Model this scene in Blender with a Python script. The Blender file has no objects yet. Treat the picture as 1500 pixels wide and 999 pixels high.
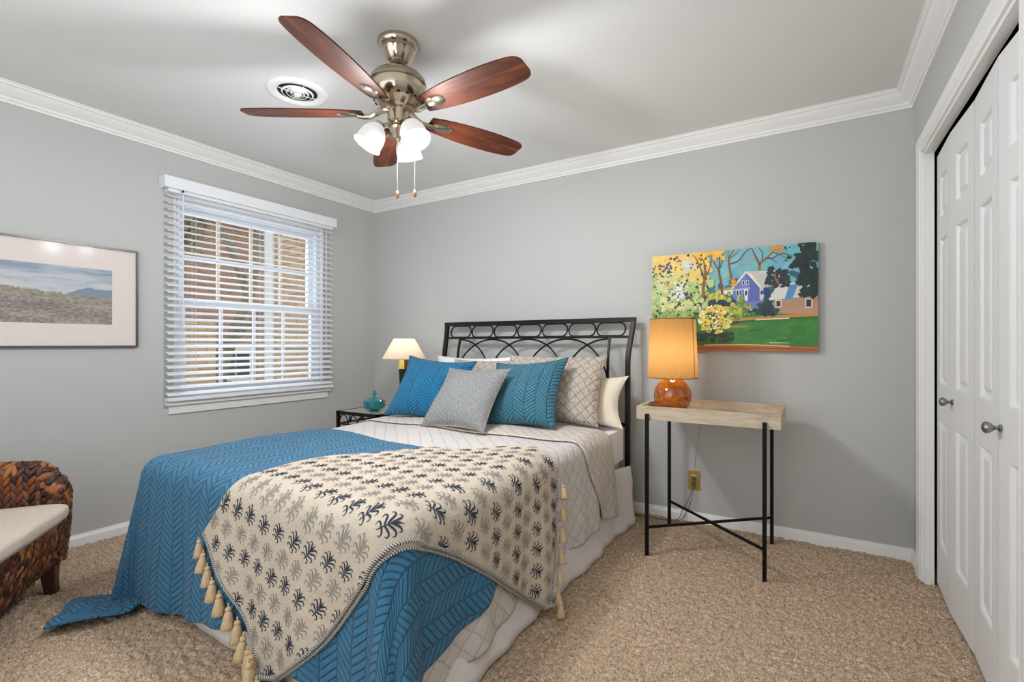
import bpy, math, random
import numpy as np
from mathutils import Vector, Matrix

SC = bpy.context.scene
COL = SC.collection
PI = math.pi
rnd = random.Random(7)

# ------------------------------------------------------------------ camera
CAM = Vector((3.494, -3.253, 1.124))
YAW = math.atan((1188 - 750) / 717.0)          # looks 31.4 degrees left of the back wall's normal
cd = bpy.data.cameras.new('camera'); cam = bpy.data.objects.new('camera', cd); COL.objects.link(cam)
cam.location = CAM; cam.rotation_euler = (PI / 2, 0, YAW)
cd.sensor_width = 36.0; cd.lens = 717.0 / 1500 * 36.0; cd.shift_y = 4.5 / 1500; cd.clip_start = 0.02
SC.camera = cam
RV = Vector((math.cos(YAW), math.sin(YAW), 0)); FV = Vector((-math.sin(YAW), math.cos(YAW), 0))

# ------------------------------------------------------------------ world, lights, exposure
w = bpy.data.worlds.new('overcast_sky'); SC.world = w; w.use_nodes = True
wb = w.node_tree.nodes['Background']; wb.inputs[0].default_value = (0.90, 0.95, 1.0, 1); wb.inputs[1].default_value = 1.35

def light(name, kind, loc, energy, color, size=None, rot=None, size_y=None, radius=None):
    l = bpy.data.lights.new(name, kind); o = bpy.data.objects.new(name, l); COL.objects.link(o)
    o.location = loc; l.energy = energy; l.color = color
    if rot: o.rotation_euler = rot
    if size:
        l.size = size
        if size_y: l.shape = 'RECTANGLE'; l.size_y = size_y
    if radius is not None: l.shadow_soft_size = radius
    return o
# added soft fill at the windowless front wall, and daylight through the bedroom window
light('front_fill', 'AREA', (2.0, -4.03, 1.45), 28, (0.87, 0.94, 1.0), 2.8, (PI / 2, 0, 0), 1.7)
light('side_window_daylight', 'AREA', (-0.16, -1.12, 1.42), 7, (0.86, 0.93, 1.0), 1.1, (0, -PI / 2, 0), 1.2)
# bounced flash of the photographer: aimed at the ceiling
light('ceiling_bounce', 'AREA', (2.6, -3.75, 1.15), 22, (0.88, 0.945, 1.0), 0.6, (PI, 0, 0))
SC.view_settings.view_transform = 'Standard'; SC.view_settings.look = 'None'
SC.view_settings.gamma = 1.0; SC.view_settings.use_curve_mapping = False
SC.view_settings.exposure = 0.0
SC.cycles.use_denoising = True
SC.cycles.max_bounces = 8; SC.cycles.diffuse_bounces = 5; SC.cycles.transparent_max_bounces = 16
SC.cycles.sample_clamp_indirect = 6.0

# ------------------------------------------------------------------ helpers
def lin(c):
    c = c / 255.0
    return c / 12.92 if c <= 0.04045 else ((c + 0.055) / 1.055) ** 2.4
def rgb(r, g, b): return (lin(r), lin(g), lin(b), 1.0)

class NM:
    """tiny node-material writer"""
    def __init__(s, name):
        s.m = bpy.data.materials.new(name); s.m.use_nodes = True
        s.t = s.m.node_tree; s.n = s.t.nodes; s.b = s.n['Principled BSDF']; s.out = s.n['Material Output']
    def node(s, typ, ins=None, **kw):
        nd = s.n.new(typ)
        for k, v in kw.items(): setattr(nd, k, v)
        for k, v in (ins or {}).items(): s.set(nd.inputs[k], v)
        return nd
    def set(s, sock, v):
        if hasattr(v, 'bl_idname') and hasattr(v, 'is_output'): s.t.links.new(v, sock)
        elif hasattr(v, 'outputs'): s.t.links.new(v.outputs[0], sock)
        else: sock.default_value = v
    def math(s, op, a, b=None, c=None):
        ins = {0: a}
        if b is not None: ins[1] = b
        if c is not None: ins[2] = c
        return s.node('ShaderNodeMath', ins, operation=op).outputs[0]
    def mix(s, f, a, b, mode='MIX'):
        nd = s.n.new('ShaderNodeMix'); nd.data_type = 'RGBA'; nd.blend_type = mode
        s.set(nd.inputs[0], f); s.set(nd.inputs[6], a); s.set(nd.inputs[7], b)
        return nd.outputs[2]
    def ramp(s, f, stops):
        nd = s.n.new('ShaderNodeValToRGB'); e = nd.color_ramp.elements
        while len(e) < len(stops): e.new(0.5)
        for k, (p, c) in enumerate(stops): e[k].position = p; e[k].color = c
        s.set(nd.inputs[0], f); return nd.outputs[0]
    def noise(s, vec, scale, detail=3, rough=0.55, dist=0.0):
        return s.node('ShaderNodeTexNoise', {'Vector': vec, 'Scale': scale, 'Detail': detail, 'Roughness': rough, 'Distortion': dist})
    def coord(s, which='Object'): return s.node('ShaderNodeTexCoord').outputs[which]
    def mapping(s, vec, scale=(1, 1, 1), rot=(0, 0, 0), loc=(0, 0, 0)):
        return s.node('ShaderNodeMapping', {'Vector': vec, 'Scale': scale, 'Rotation': rot, 'Location': loc}).outputs[0]
    def bump(s, h, dist, strength=1.0):
        nd = s.node('ShaderNodeBump', {'Height': h, 'Distance': dist, 'Strength': strength})
        s.t.links.new(nd.outputs[0], s.b.inputs['Normal'])
    def base(s, c): s.set(s.b.inputs['Base Color'], c)
    def p(s, **kw):
        for k, v in kw.items(): s.set(s.b.inputs[k.replace('_', ' ')], v)

def M(name, col, rough=0.5, metal=0.0, bump=None, var=None, spec=0.5):
    a = NM(name); a.p(Roughness=rough, Metallic=metal); a.set(a.b.inputs['Specular IOR Level'], spec)
    c = a.coord()
    if var:
        n = a.noise(c, var[0], 4)
        dk = tuple(x * (1 - var[1]) for x in col[:3]) + (1,); lt = tuple(min(1, x * (1 + var[1])) for x in col[:3]) + (1,)
        a.base(a.ramp(n.outputs[0], [(0.3, dk), (0.7, lt)]))
    else: a.base(col)
    if bump: a.bump(a.noise(c, bump[0], 4).outputs[0], bump[1])
    return a.m

class MB:
    def __init__(s): s.v = []; s.f = []; s.mi = []; s.uv = []; s.col = None
    def add(s, verts, faces, mi=0, uvs=None):
        o = len(s.v); s.v += [tuple(p) for p in verts]
        for k, f in enumerate(faces):
            s.f.append([i + o for i in f]); s.mi.append(mi)
            s.uv.append([uvs[i] for i in f] if uvs is not None else None)
        return s
    def box(s, x0, x1, y0, y1, z0, z1, mi=0, mat=None):
        P = [(x, y, z) for x in (x0, x1) for y in (y0, y1) for z in (z0, z1)]
        F = [(0, 1, 3, 2), (4, 6, 7, 5), (0, 4, 5, 1), (2, 3, 7, 6), (0, 2, 6, 4), (1, 5, 7, 3)]
        for k, f in enumerate(F):
            vs = [P[i] for i in f]
            if k < 2: uv = [(p[1], p[2]) for p in vs]
            elif k < 4: uv = [(p[0], p[2]) for p in vs]
            else: uv = [(p[0], p[1]) for p in vs]
            if mat is not None: vs = [mat @ Vector(p) for p in vs]
            o = len(s.v); s.v += [tuple(p) for p in vs]; s.f.append([o, o + 1, o + 2, o + 3]); s.mi.append(mi); s.uv.append(uv)
        return s
    def grid(s, fn, nu, nv, mi=0, uvfn=None, closed_u=False):
        V = []; U = []
        for j in range(nv + 1):
            for i in range(nu + (0 if closed_u else 1)):
                V.append(fn(i / nu, j / nv)); U.append(uvfn(i / nu, j / nv) if uvfn else (i / nu, j / nv))
        nn = nu if closed_u else nu + 1
        F = []
        for j in range(nv):
            for i in range(nu):
                a = j * nn + i; b = j * nn + (i + 1) % nn
                F.append((a, b, b + nn, a + nn))
        return s.add(V, F, mi, U)
    def lathe(s, prof, n=32, M4=None, mi=0, rib=None, cap=True):
        M4 = M4 or Matrix.Identity(4); V = []
        for r, z in prof:
            for k in range(n):
                a = 2 * PI * k / n; rr = r * (1 + (rib(k, z) if rib else 0))
                V.append(M4 @ Vector((rr * math.cos(a), rr * math.sin(a), z)))
        F = []
        for j in range(len(prof) - 1):
            for k in range(n):
                a = j * n + k; b = j * n + (k + 1) % n
                F.append((a, b, b + n, a + n))
        if cap:
            if prof[0][0] > 1e-5: F.append(tuple(range(n))[::-1])
            if prof[-1][0] > 1e-5: F.append(tuple(range((len(prof) - 1) * n, len(prof) * n)))
        return s.add(V, F, mi)
    def tube(s, path, r, n=8, closed=False, mi=0, square=False, caps=True):
        P = [Vector(p) for p in path]; N = len(P); V = []; U = []
        rf = r if callable(r) else (lambda t: r)
        T = []
        for i in range(N):
            a = P[(i - 1) % N] if (closed or i > 0) else P[i]; b = P[(i + 1) % N] if (closed or i < N - 1) else P[i]
            T.append((b - a).normalized())
        ref = Vector((0, 0, 1)) if abs(T[0].z) < 0.9 else Vector((0, 1, 0))
        nrm = T[0].cross(ref).normalized(); L = 0
        for i in range(N):
            if i: L += (P[i] - P[i - 1]).length
            nrm = (nrm - T[i] * nrm.dot(T[i]))
            if nrm.length < 1e-6: nrm = T[i].orthogonal()
            nrm.normalize(); bn = T[i].cross(nrm); rr = rf(i / max(1, N - 1))
            for k in range(n):
                a = 2 * PI * k / n + (PI / 4 if square else 0)
                V.append(P[i] + (nrm * math.cos(a) + bn * math.sin(a)) * rr); U.append((L, k / n))
        F = []
        for i in range(N if closed else N - 1):
            for k in range(n):
                a = i * n + k; b = i * n + (k + 1) % n; c = ((i + 1) % N) * n
                F.append((a, b, c + (k + 1) % n, c + k))
        if not closed and caps: F += [tuple(range(n))[::-1], tuple(range((N - 1) * n, N * n))]
        return s.add(V, F, mi, U)
    def prism(s, poly, fn, d0, d1, mi=0):
        """poly (a,b) extruded from d0 to d1; fn(a,b,d) -> xyz"""
        n = len(poly)
        V = [fn(a, b, d0) for a, b in poly] + [fn(a, b, d1) for a, b in poly]
        F = [tuple(range(n))[::-1], tuple(range(n, 2 * n))] + [(i, (i + 1) % n, n + (i + 1) % n, n + i) for i in range(n)]
        return s.add(V, F, mi)
    def ball(s, c, r, n=12, m=8, mi=0, M4=None):
        V = []; c = Vector(c); rx, ry, rz = (r, r, r) if not hasattr(r, '__len__') else r
        M3 = M4 or Matrix.Identity(3)
        for j in range(m + 1):
            t = PI * j / m
            for k in range(n):
                a = 2 * PI * k / n
                V.append(c + M3 @ Vector((rx * math.sin(t) * math.cos(a), ry * math.sin(t) * math.sin(a), -rz * math.cos(t))))
        F = []
        for j in range(m):
            for k in range(n):
                a = j * n + k; b = j * n + (k + 1) % n
                F.append((a, b, b + n, a + n))
        return s.add(V, F, mi)
    def build(s, name, mats, parent=None, bevel=0, angle=35, smooth=True, solid=None, subsurf=0, matrix=None, seg=2):
        me = bpy.data.meshes.new(name)
        me.from_pydata(s.v, [], s.f)
        if not isinstance(mats, (list, tuple)): mats = [mats]
        for m in mats: me.materials.append(m)
        me.polygons.foreach_set('material_index', s.mi)
        if any(u is not None for u in s.uv):
            ul = me.uv_layers.new(name='UVMap'); d = []
            for f, u in zip(s.f, s.uv):
                for k in range(len(f)): d += list(u[k]) if u is not None else [0.0, 0.0]
            ul.data.foreach_set('uv', d)
        if s.col is not None:
            ca = me.color_attributes.new('Col', 'FLOAT_COLOR', 'POINT'); ca.data.foreach_set('color', np.array(s.col, dtype=np.float32).ravel())
        me.validate(); me.update()
        if smooth:
            me.polygons.foreach_set('use_smooth', [True] * len(me.polygons))
            if angle < 180: me.set_sharp_from_angle(angle=math.radians(angle))
        o = bpy.data.objects.new(name, me); COL.objects.link(o)
        if matrix is not None: o.matrix_world = matrix
        if parent is not None:
            o.parent = parent
            loc = parent.location.copy()                      # geometry is written in world space; parents carry no rotation
            q = parent.parent
            while q: loc += q.location; q = q.parent
            if matrix is None: o.location = -loc
        if bevel:
            bv = o.modifiers.new('bevel', 'BEVEL'); bv.width = bevel; bv.segments = seg; bv.limit_method = 'ANGLE'; bv.angle_limit = math.radians(40)
        if solid:
            sd = o.modifiers.new('solid', 'SOLIDIFY'); sd.thickness = solid; sd.offset = -1
        if subsurf:
            ss = o.modifiers.new('sub', 'SUBSURF'); ss.levels = ss.render_levels = subsurf
        return o

def tag(o, label=None, cat=None, group=None, kind=None):
    if label: o['label'] = label
    if cat: o['category'] = cat
    if group: o['group'] = group
    if kind: o['kind'] = kind
    return o
def thing(name, label, cat, loc=(0, 0, 0), group=None, kind=None):
    o = bpy.data.objects.new(name, None); COL.objects.link(o); o.location = loc; o.empty_display_size = 0.05
    return tag(o, label, cat, group, kind)
def plabel(o, s): o['label'] = s; return o
def rot_to(z):
    """matrix whose Z axis is z"""
    return Vector(z).to_track_quat('Z', 'Y').to_matrix().to_4x4()

# ------------------------------------------------------------------ materials
WALLC = rgb(191, 191, 188)
m_wall = M('grey_wall_paint', WALLC, 0.6, bump=(180, 0.0006))
m_ceil = M('white_ceiling_paint', rgb(226, 225, 223), 0.8, bump=(150, 0.0008))
m_trim = M('white_trim_paint', rgb(236, 235, 232), 0.35)
m_door = M('white_door_paint', rgb(226, 226, 226), 0.4)
m_vinyl = M('white_vinyl', rgb(232, 236, 243), 0.4)
m_slat = M('white_blind', rgb(238, 239, 242), 0.45)
m_cord = M('white_cord', rgb(225, 226, 228), 0.8)
m_black = M('black_iron', rgb(24, 22, 20), 0.5, 0.6, spec=0.4)
m_iron = M('dark_bronze_iron', rgb(38, 36, 34), 0.42, 0.75, bump=(90, 0.0006))
m_nickel = M('brushed_nickel', rgb(186, 174, 154), 0.19, 1.0)
m_chain = M('dull_bead_chain', rgb(96, 90, 80), 0.5, 0.6)
m_knob = M('satin_nickel', rgb(150, 150, 150), 0.3, 1.0)
m_brass = M('polished_brass', rgb(214, 172, 98), 0.22, 1.0)
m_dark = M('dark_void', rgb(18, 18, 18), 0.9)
m_outlet = M('gold_plate', rgb(206, 170, 88), 0.38, 0.7)
m_ivory = M('ivory_plastic', rgb(214, 196, 150), 0.4)
m_clearcord = M('clear_brown_cord', rgb(92, 82, 70), 0.4)
m_silvercord = M('translucent_cord', rgb(150, 148, 142), 0.4)

a = NM('carpet'); c = a.coord()
n1 = a.noise(a.mapping(c, (1, 1, 0)), 150, 3, 0.75, 0.4); n2 = a.noise(a.mapping(c, (1, 1, 0)), 52, 3, 0.6); n3 = a.noise(c, 2.5, 3)
f = a.math('ADD', a.math('MULTIPLY', n1.outputs[0], 0.72), a.math('MULTIPLY', n2.outputs[0], 0.28))
cc = a.ramp(f, [(0.36, rgb(104, 76, 52)), (0.44, rgb(172, 144, 116)), (0.53, rgb(208, 182, 156)), (0.64, rgb(240, 222, 200))])
a.base(a.mix(a.math('MULTIPLY', n3.outputs[0], 0.2), cc, rgb(190, 164, 138)))
a.p(Roughness=0.95); a.b.inputs['Specular IOR Level'].default_value = 0.1
a.bump(f, 0.010, 0.8); m_carpet = a.m

a = NM('dark_walnut_blade'); c = a.mapping(a.coord('UV'), (2.2, 26, 1))
n1 = a.noise(c, 1.0, 6, 0.6, 1.2); n2 = a.noise(a.mapping(a.coord('UV'), (6, 160, 1)), 1.0, 3)
a.base(a.mix(a.math('MULTIPLY', n2.outputs[0], 0.45), a.ramp(n1.outputs[0], [(0.3, rgb(48, 20, 10)), (0.5, rgb(90, 42, 20)), (0.72, rgb(130, 70, 36))]), rgb(58, 28, 15)))
a.p(Roughness=0.5); a.b.inputs['Specular IOR Level'].default_value = 0.25; m_blade = a.m

a = NM('frosted_lit_glass'); a.base(rgb(150, 149, 146)); a.p(Roughness=0.5)
a.b.inputs['Emission Color'].default_value = (1.0, 0.97, 0.93, 1); a.b.inputs['Emission Strength'].default_value = 0.55
m_shadeglass = a.m
a = NM('glowing_bulb'); a.base((1, 1, 1, 1)); a.b.inputs['Emission Color'].default_value = (1.0, 0.93, 0.82, 1); a.b.inputs['Emission Strength'].default_value = 12.0
m_bulb = a.m

def chevron(name, ca, cb, stitch, P=0.135, S=0.026, slope=0.75, dist=0.008, uvscale=1.0):
    a = NM(name); uv = a.mapping(a.coord('UV'), (uvscale, uvscale, 1))
    wob = a.noise(uv, 9, 2)
    sp = a.node('ShaderNodeSeparateXYZ', {0: uv}); u, v = sp.outputs[0], sp.outputs[1]
    u = a.math('ADD', u, a.math('MULTIPLY', a.math('SUBTRACT', wob.outputs[0], 0.5), 0.02))
    v = a.math('ADD', v, a.math('MULTIPLY', a.math('SUBTRACT', wob.outputs[0], 0.5), 0.02))
    tri = a.math('PINGPONG', u, P / 2)
    wv = a.math('DIVIDE', a.math('ADD', v, a.math('MULTIPLY', tri, slope)), S)
    d1 = a.math('MULTIPLY', a.math('ABSOLUTE', a.math('SUBTRACT', a.math('FRACT', wv), 0.5)), 2.0)
    d2 = a.math('MULTIPLY', a.math('ABSOLUTE', a.math('SUBTRACT', a.math('FRACT', a.math('DIVIDE', u, P / 2)), 0.5)), 2.0)
    d2 = a.math('SUBTRACT', d2, 0.0)
    h1 = a.math('SUBTRACT', 1.0, a.math('POWER', d1, 5.0)); h2 = a.math('SUBTRACT', 1.0, a.math('POWER', d2, 14.0))
    h = a.math('MULTIPLY', h1, h2)
    fine = a.noise(uv, 700, 2); big = a.noise(uv, 14, 4)
    hh = a.math('ADD', h, a.math('ADD', a.math('MULTIPLY', fine.outputs[0], 0.06), a.math('MULTIPLY', big.outputs[0], 0.5)))
    a.bump(hh, dist, 1.0)
    line = a.math('MULTIPLY', a.math('GREATER_THAN', d1, 0.9), 0.6)
    line2 = a.math('MULTIPLY', a.math('GREATER_THAN', d2, 0.965), 0.6)
    a.base(a.mix(a.math('MAXIMUM', line, line2), a.mix(big.outputs[0], ca, cb), stitch))
    a.p(Roughness=0.85); a.b.inputs['Specular IOR Level'].default_value = 0.2; a.b.inputs['Sheen Weight'].default_value = 0.15
    return a.m
m_blue = chevron('blue_chevron_quilting', rgb(50, 108, 144), rgb(66, 127, 162), rgb(38, 88, 120))
m_bluepil = chevron('blue_pillow_quilting', rgb(8, 112, 160), rgb(30, 128, 174), rgb(10, 80, 118), P=0.15, S=0.024, slope=0.8, dist=0.012)
m_tealpil = chevron('teal_pillow_quilting', rgb(52, 112, 136), rgb(70, 130, 150), rgb(36, 86, 108), P=0.15, S=0.024, slope=0.8, dist=0.012)

def diamond(name, ca, cb, S=0.06, dist=0.008, wrinkle=0.6, lines=0.25, rot=PI / 4):
    a = NM(name); uv = a.mapping(a.coord('UV'), (1, 1, 1), (0, 0, rot)); wob = a.noise(uv, 8, 2)
    sp = a.node('ShaderNodeSeparateXYZ', {0: uv}); o = a.math('MULTIPLY', a.math('SUBTRACT', wob.outputs[0], 0.5), 0.03)
    hs = []
    for q in (0, 1):
        x = a.math('DIVIDE', a.math('ADD', sp.outputs[q], o), S)
        hs.append(a.math('MULTIPLY', a.math('ABSOLUTE', a.math('SUBTRACT', a.math('FRACT', x), 0.5)), 2.0))
    d = a.math('MAXIMUM', hs[0], hs[1])
    h = a.math('SUBTRACT', 1.0, a.math('POWER', d, 9.0))
    big = a.noise(uv, 26, 5, 0.6, 0.6); fine = a.noise(uv, 600, 2)
    a.bump(a.math('ADD', h, a.math('ADD', a.math('MULTIPLY', big.outputs[0], wrinkle), a.math('MULTIPLY', fine.outputs[0], 0.06))), dist)
    st = tuple(x * 0.72 for x in ca[:3]) + (1,)
    a.base(a.mix(a.math('MULTIPLY', a.math('GREATER_THAN', d, 0.95), lines), a.mix(big.outputs[0], ca, cb), st))
    a.p(Roughness=0.85); a.b.inputs['Specular IOR Level'].default_value = 0.2
    return a.m
m_cream = diamond('cream_quilting', rgb(206, 199, 195), rgb(216, 210, 207), 0.062, 0.0035, 0.5, 0.10)
m_sham = diamond('beige_sham_quilting', rgb(190, 176, 164), rgb(206, 193, 180), 0.050, 0.006, 2.8, 0.06)
m_white = M('white_cotton', rgb(240, 238, 238), 0.9, bump=(14, 0.01))
m_ecru = M('cream_cotton', rgb(236, 226, 206), 0.9, bump=(11, 0.012))
m_skirt = M('white_skirt_cotton', rgb(228, 222, 218), 0.9, bump=(16, 0.006))
a = NM('grey_woven_linen'); uv = a.coord('UV')
nu = a.noise(a.mapping(uv, (60, 500, 1)), 1.0, 3); nv = a.noise(a.mapping(uv, (500, 60, 1)), 1.0, 3); nb = a.noise(uv, 9, 5, 0.65)
ff = a.math('MULTIPLY', a.math('ADD', nu.outputs[0], nv.outputs[0]), 0.5)
a.base(a.mix(a.math('MULTIPLY', nb.outputs[0], 0.5), a.ramp(ff, [(0.38, rgb(76, 80, 84)), (0.5, rgb(134, 136, 137)), (0.62, rgb(190, 190, 187))]), rgb(168, 168, 164)))
a.bump(a.math('ADD', ff, a.math('MULTIPLY', nb.outputs[0], 1.2)), 0.005); a.p(Roughness=0.95); m_linen = a.m
m_throw = M('beige_cotton_throw', rgb(202, 188, 170), 0.95, bump=(30, 0.007), var=(5, 0.08))
m_navy = M('navy_print', rgb(42, 52, 66), 0.95); m_greyprint = M('grey_print', rgb(152, 144, 136), 0.95)
m_tassel = M('beige_tassel_yarn', rgb(214, 186, 148), 0.95, bump=(120, 0.003))
a = NM('whipstitch_edge'); sp = a.node('ShaderNodeSeparateXYZ', {0: a.coord('UV')})
q = a.math('GREATER_THAN', a.math('FRACT', a.math('ADD', a.math('MULTIPLY', sp.outputs[0], 125), a.math('MULTIPLY', sp.outputs[1], 0.6))), 0.52)
a.base(a.mix(q, rgb(204, 196, 184), rgb(70, 76, 84))); a.p(Roughness=0.9); m_whip = a.m

a = NM('mango_wood'); c = a.mapping(a.coord('UV'), (5, 26, 1)); n1 = a.noise(c, 1.3, 5, 0.6, 0.6); n2 = a.noise(a.mapping(a.coord('UV'), (40, 8, 1)), 1.0, 3)
a.base(a.mix(a.math('MULTIPLY', n2.outputs[0], 0.35), a.ramp(n1.outputs[0], [(0.3, rgb(164, 142, 118)), (0.5, rgb(192, 172, 148)), (0.7, rgb(212, 196, 174))]), rgb(206, 192, 170)))
a.p(Roughness=0.5); a.bump(n1.outputs[0], 0.001); m_wood = a.m

a = NM('amber_glass_globe'); n1 = a.noise(a.coord(), 9, 4, 0.6, 1.0)
a.base(a.ramp(n1.outputs[0], [(0.3, rgb(120, 52, 8)), (0.55, rgb(196, 104, 22)), (0.75, rgb(238, 160, 50))]))
a.p(Roughness=0.06); a.b.inputs['Coat Weight'].default_value = 0.6; a.b.inputs['Subsurface Weight'].default_value = 0.0
a.b.inputs['Transmission Weight'].default_value = 0.25; m_amber = a.m

def shade_mat(name, col, emis, es, weave=None):
    a = NM(name)
    if weave:
        nu = a.noise(a.mapping(a.coord('UV'), (110, 620, 1)), 1.0, 2); nv = a.noise(a.mapping(a.coord('UV'), (620, 110, 1)), 1.0, 2)
        q = a.math('MULTIPLY', a.math('ADD', nu.outputs[0], nv.outputs[0]), 0.5)
        colr = a.ramp(q, [(0.35, tuple(x * weave for x in col[:3]) + (1,)), (0.62, col)])
    else: colr = col
    d = a.node('ShaderNodeBsdfDiffuse', {0: colr}); t = a.node('ShaderNodeBsdfTranslucent', {0: colr})
    mx = a.node('ShaderNodeMixShader', {0: 0.55, 1: d, 2: t})
    a.t.links.new(mx.outputs[0], a.out.inputs['Surface']); a.n.remove(a.b)
    return a.m
m_amshade = shade_mat('burlap_shade', rgb(214, 168, 104), None, 0, 0.40)
m_ivshade = shade_mat('ivory_shade', rgb(250, 236, 214), None, 0)

def glass(name, tint, alpha, rough=0.02):
    a = NM(name)
    tr = a.node('ShaderNodeBsdfTransparent', {0: tint}); gl = a.node('ShaderNodeBsdfGlossy', {'Roughness': rough})
    fr = a.node('ShaderNodeFresnel', {0: 1.45}); front = a.math('SUBTRACT', 1.0, a.node('ShaderNodeNewGeometry').outputs['Backfacing'])
    mx = a.node('ShaderNodeMixShader', {0: a.math('MULTIPLY', a.math('MULTIPLY', fr.outputs[0], alpha), front), 1: tr, 2: gl})
    a.t.links.new(mx.outputs[0], a.out.inputs['Surface']); a.n.remove(a.b); return a.m
m_pane = glass('window_glass', (0.96, 0.98, 0.98, 1), 0.7)
m_picglass = glass('picture_glass', (1, 1, 1, 1), 0.10, 0.12)
a = NM('table_glass'); a.base(rgb(206, 216, 186)); a.p(Roughness=0.08); a.b.inputs['Transmission Weight'].default_value = 0.45
m_tabglass = a.m
a = NM('teal_pressed_glass'); a.base(rgb(36, 168, 182)); a.p(Roughness=0.04); a.b.inputs['Transmission Weight'].default_value = 0.65; a.b.inputs['Coat Weight'].default_value = 1.0
a.b.inputs['Specular IOR Level'].default_value = 0.8; m_teal = a.m

def vcol(name, rough=0.7, bump=None):
    a = NM(name); at = a.node('ShaderNodeVertexColor', layer_name='Col'); a.base(at.outputs[0]); a.p(Roughness=rough)
    if bump: a.bump(a.noise(a.coord(), bump[0], 4).outputs[0], bump[1])
    return a.m
m_paint = vcol('oil_paint', 0.55, (160, 0.001))
m_leaf = vcol('woven_banana_leaf', 0.42, (150, 0.0015))
m_wickerbase = M('dark_wicker_base', rgb(52, 26, 14), 0.7)
m_chairleg = M('mahogany_leg', rgb(64, 34, 24), 0.4)
m_cushion = M('khaki_canvas', rgb(208, 192, 174), 0.9, bump=(9, 0.012))

def brick(name, c1, c2, mortar, sx=1.0):
    a = NM(name); br = a.node('ShaderNodeTexBrick', {'Vector': a.coord('UV'), 'Color1': c1, 'Color2': c2, 'Mortar': mortar, 'Scale': 1.0, 'Mortar Size': 0.006, 'Brick Width': 0.215, 'Row Height': 0.072, 'Bias': 0.0})
    n = a.noise(a.coord('UV'), 14, 3)
    a.base(a.mix(a.math('MULTIPLY', n.outputs[0], 0.5), br.outputs[0], c2)); a.p(Roughness=0.9); return a.m
m_brickA = brick('tan_brick', rgb(196, 156, 122), rgb(218, 188, 156), rgb(150, 130, 112))
m_brickB = brick('red_brown_brick', rgb(164, 120, 98), rgb(190, 150, 128), rgb(196, 180, 164))
m_roof = M('grey_shingles', rgb(150, 138, 130), 0.9, var=(9, 0.2))
m_bark = M('grey_bark', rgb(150, 138, 120), 0.95, bump=(22, 0.03), var=(9, 0.35))
m_leafy = M('winter_foliage', rgb(168, 160, 124), 0.9, var=(3, 0.4))
m_ground = M('leaf_litter', rgb(150, 132, 98), 0.95, var=(5, 0.35))
m_litmuntin = M('daylit_muntin', rgb(224, 208, 184), 0.5)  # outdoor light on the upright upper muntins, painted in as beige
m_darkglass = M('dark_house_glass', rgb(50, 54, 56), 0.1)
m_fence = M('weathered_fence', rgb(104, 96, 84), 0.9, var=(12, 0.2))

# ------------------------------------------------------------------ the room
XR = 3.95; YF = -4.10; ZC = 2.44; T = 0.12
WY0, WY1, WZ0, WZ1 = -1.70, -0.575, 0.755, 2.085        # window opening in the left wall
DY0, DY1, DZ = -1.54, -0.26, 2.03                        # closet opening in the right wall
def struct(o, label, cat): return tag(o, label, cat, kind='structure')

# carpet: a real pile surface
nx, ny = 560, 600
gx = np.linspace(-0.0, XR + 0.1, nx); gy = np.linspace(YF, 0.0, ny)
rs = np.random.RandomState(3)
def smooth_noise(nx, ny, cell):
    a = rs.rand(ny // cell + 3, nx // cell + 3)
    yi = np.arange(ny) / cell; xi = np.arange(nx) / cell
    y0 = yi.astype(int); x0 = xi.astype(int); fy = (yi - y0)[:, None]; fx = (xi - x0)[None, :]
    return (a[y0][:, x0] * (1 - fy) * (1 - fx) + a[y0 + 1][:, x0] * fy * (1 - fx) + a[y0][:, x0 + 1] * (1 - fy) * fx + a[y0 + 1][:, x0 + 1] * fy * fx)
hz = -0.014 + 0.010 * rs.rand(ny, nx) + 0.010 * smooth_noise(nx, ny, 2) + 0.004 * smooth_noise(nx, ny, 9)
X, Y = np.meshgrid(gx, gy); X = X + (rs.rand(ny, nx) - 0.5) * 0.006; Y = Y + (rs.rand(ny, nx) - 0.5) * 0.006
X[:, 0] = 0; X[:, -1] = XR + 0.1; Y[0] = YF; Y[-1] = 0
co = np.stack([X, Y, hz], -1).reshape(-1, 3)
idx = np.arange(nx * ny).reshape(ny, nx)
q = np.stack([idx[:-1, :-1], idx[:-1, 1:], idx[1:, 1:], idx[1:, :-1]], -1).reshape(-1, 4)
me = bpy.data.meshes.new('floor'); me.vertices.add(len(co)); me.vertices.foreach_set('co', co.ravel())
me.loops.add(q.size); me.loops.foreach_set('vertex_index', q.ravel()); me.polygons.add(len(q))
me.polygons.foreach_set('loop_start', np.arange(0, q.size, 4)); me.polygons.foreach_set('loop_total', np.full(len(q), 4))
me.update(); me.validate(); me.materials.append(m_carpet)
fl = bpy.data.objects.new('floor', me); COL.objects.link(fl); struct(fl, 'beige speckled pile carpet covering the bedroom floor', 'floor')

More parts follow.
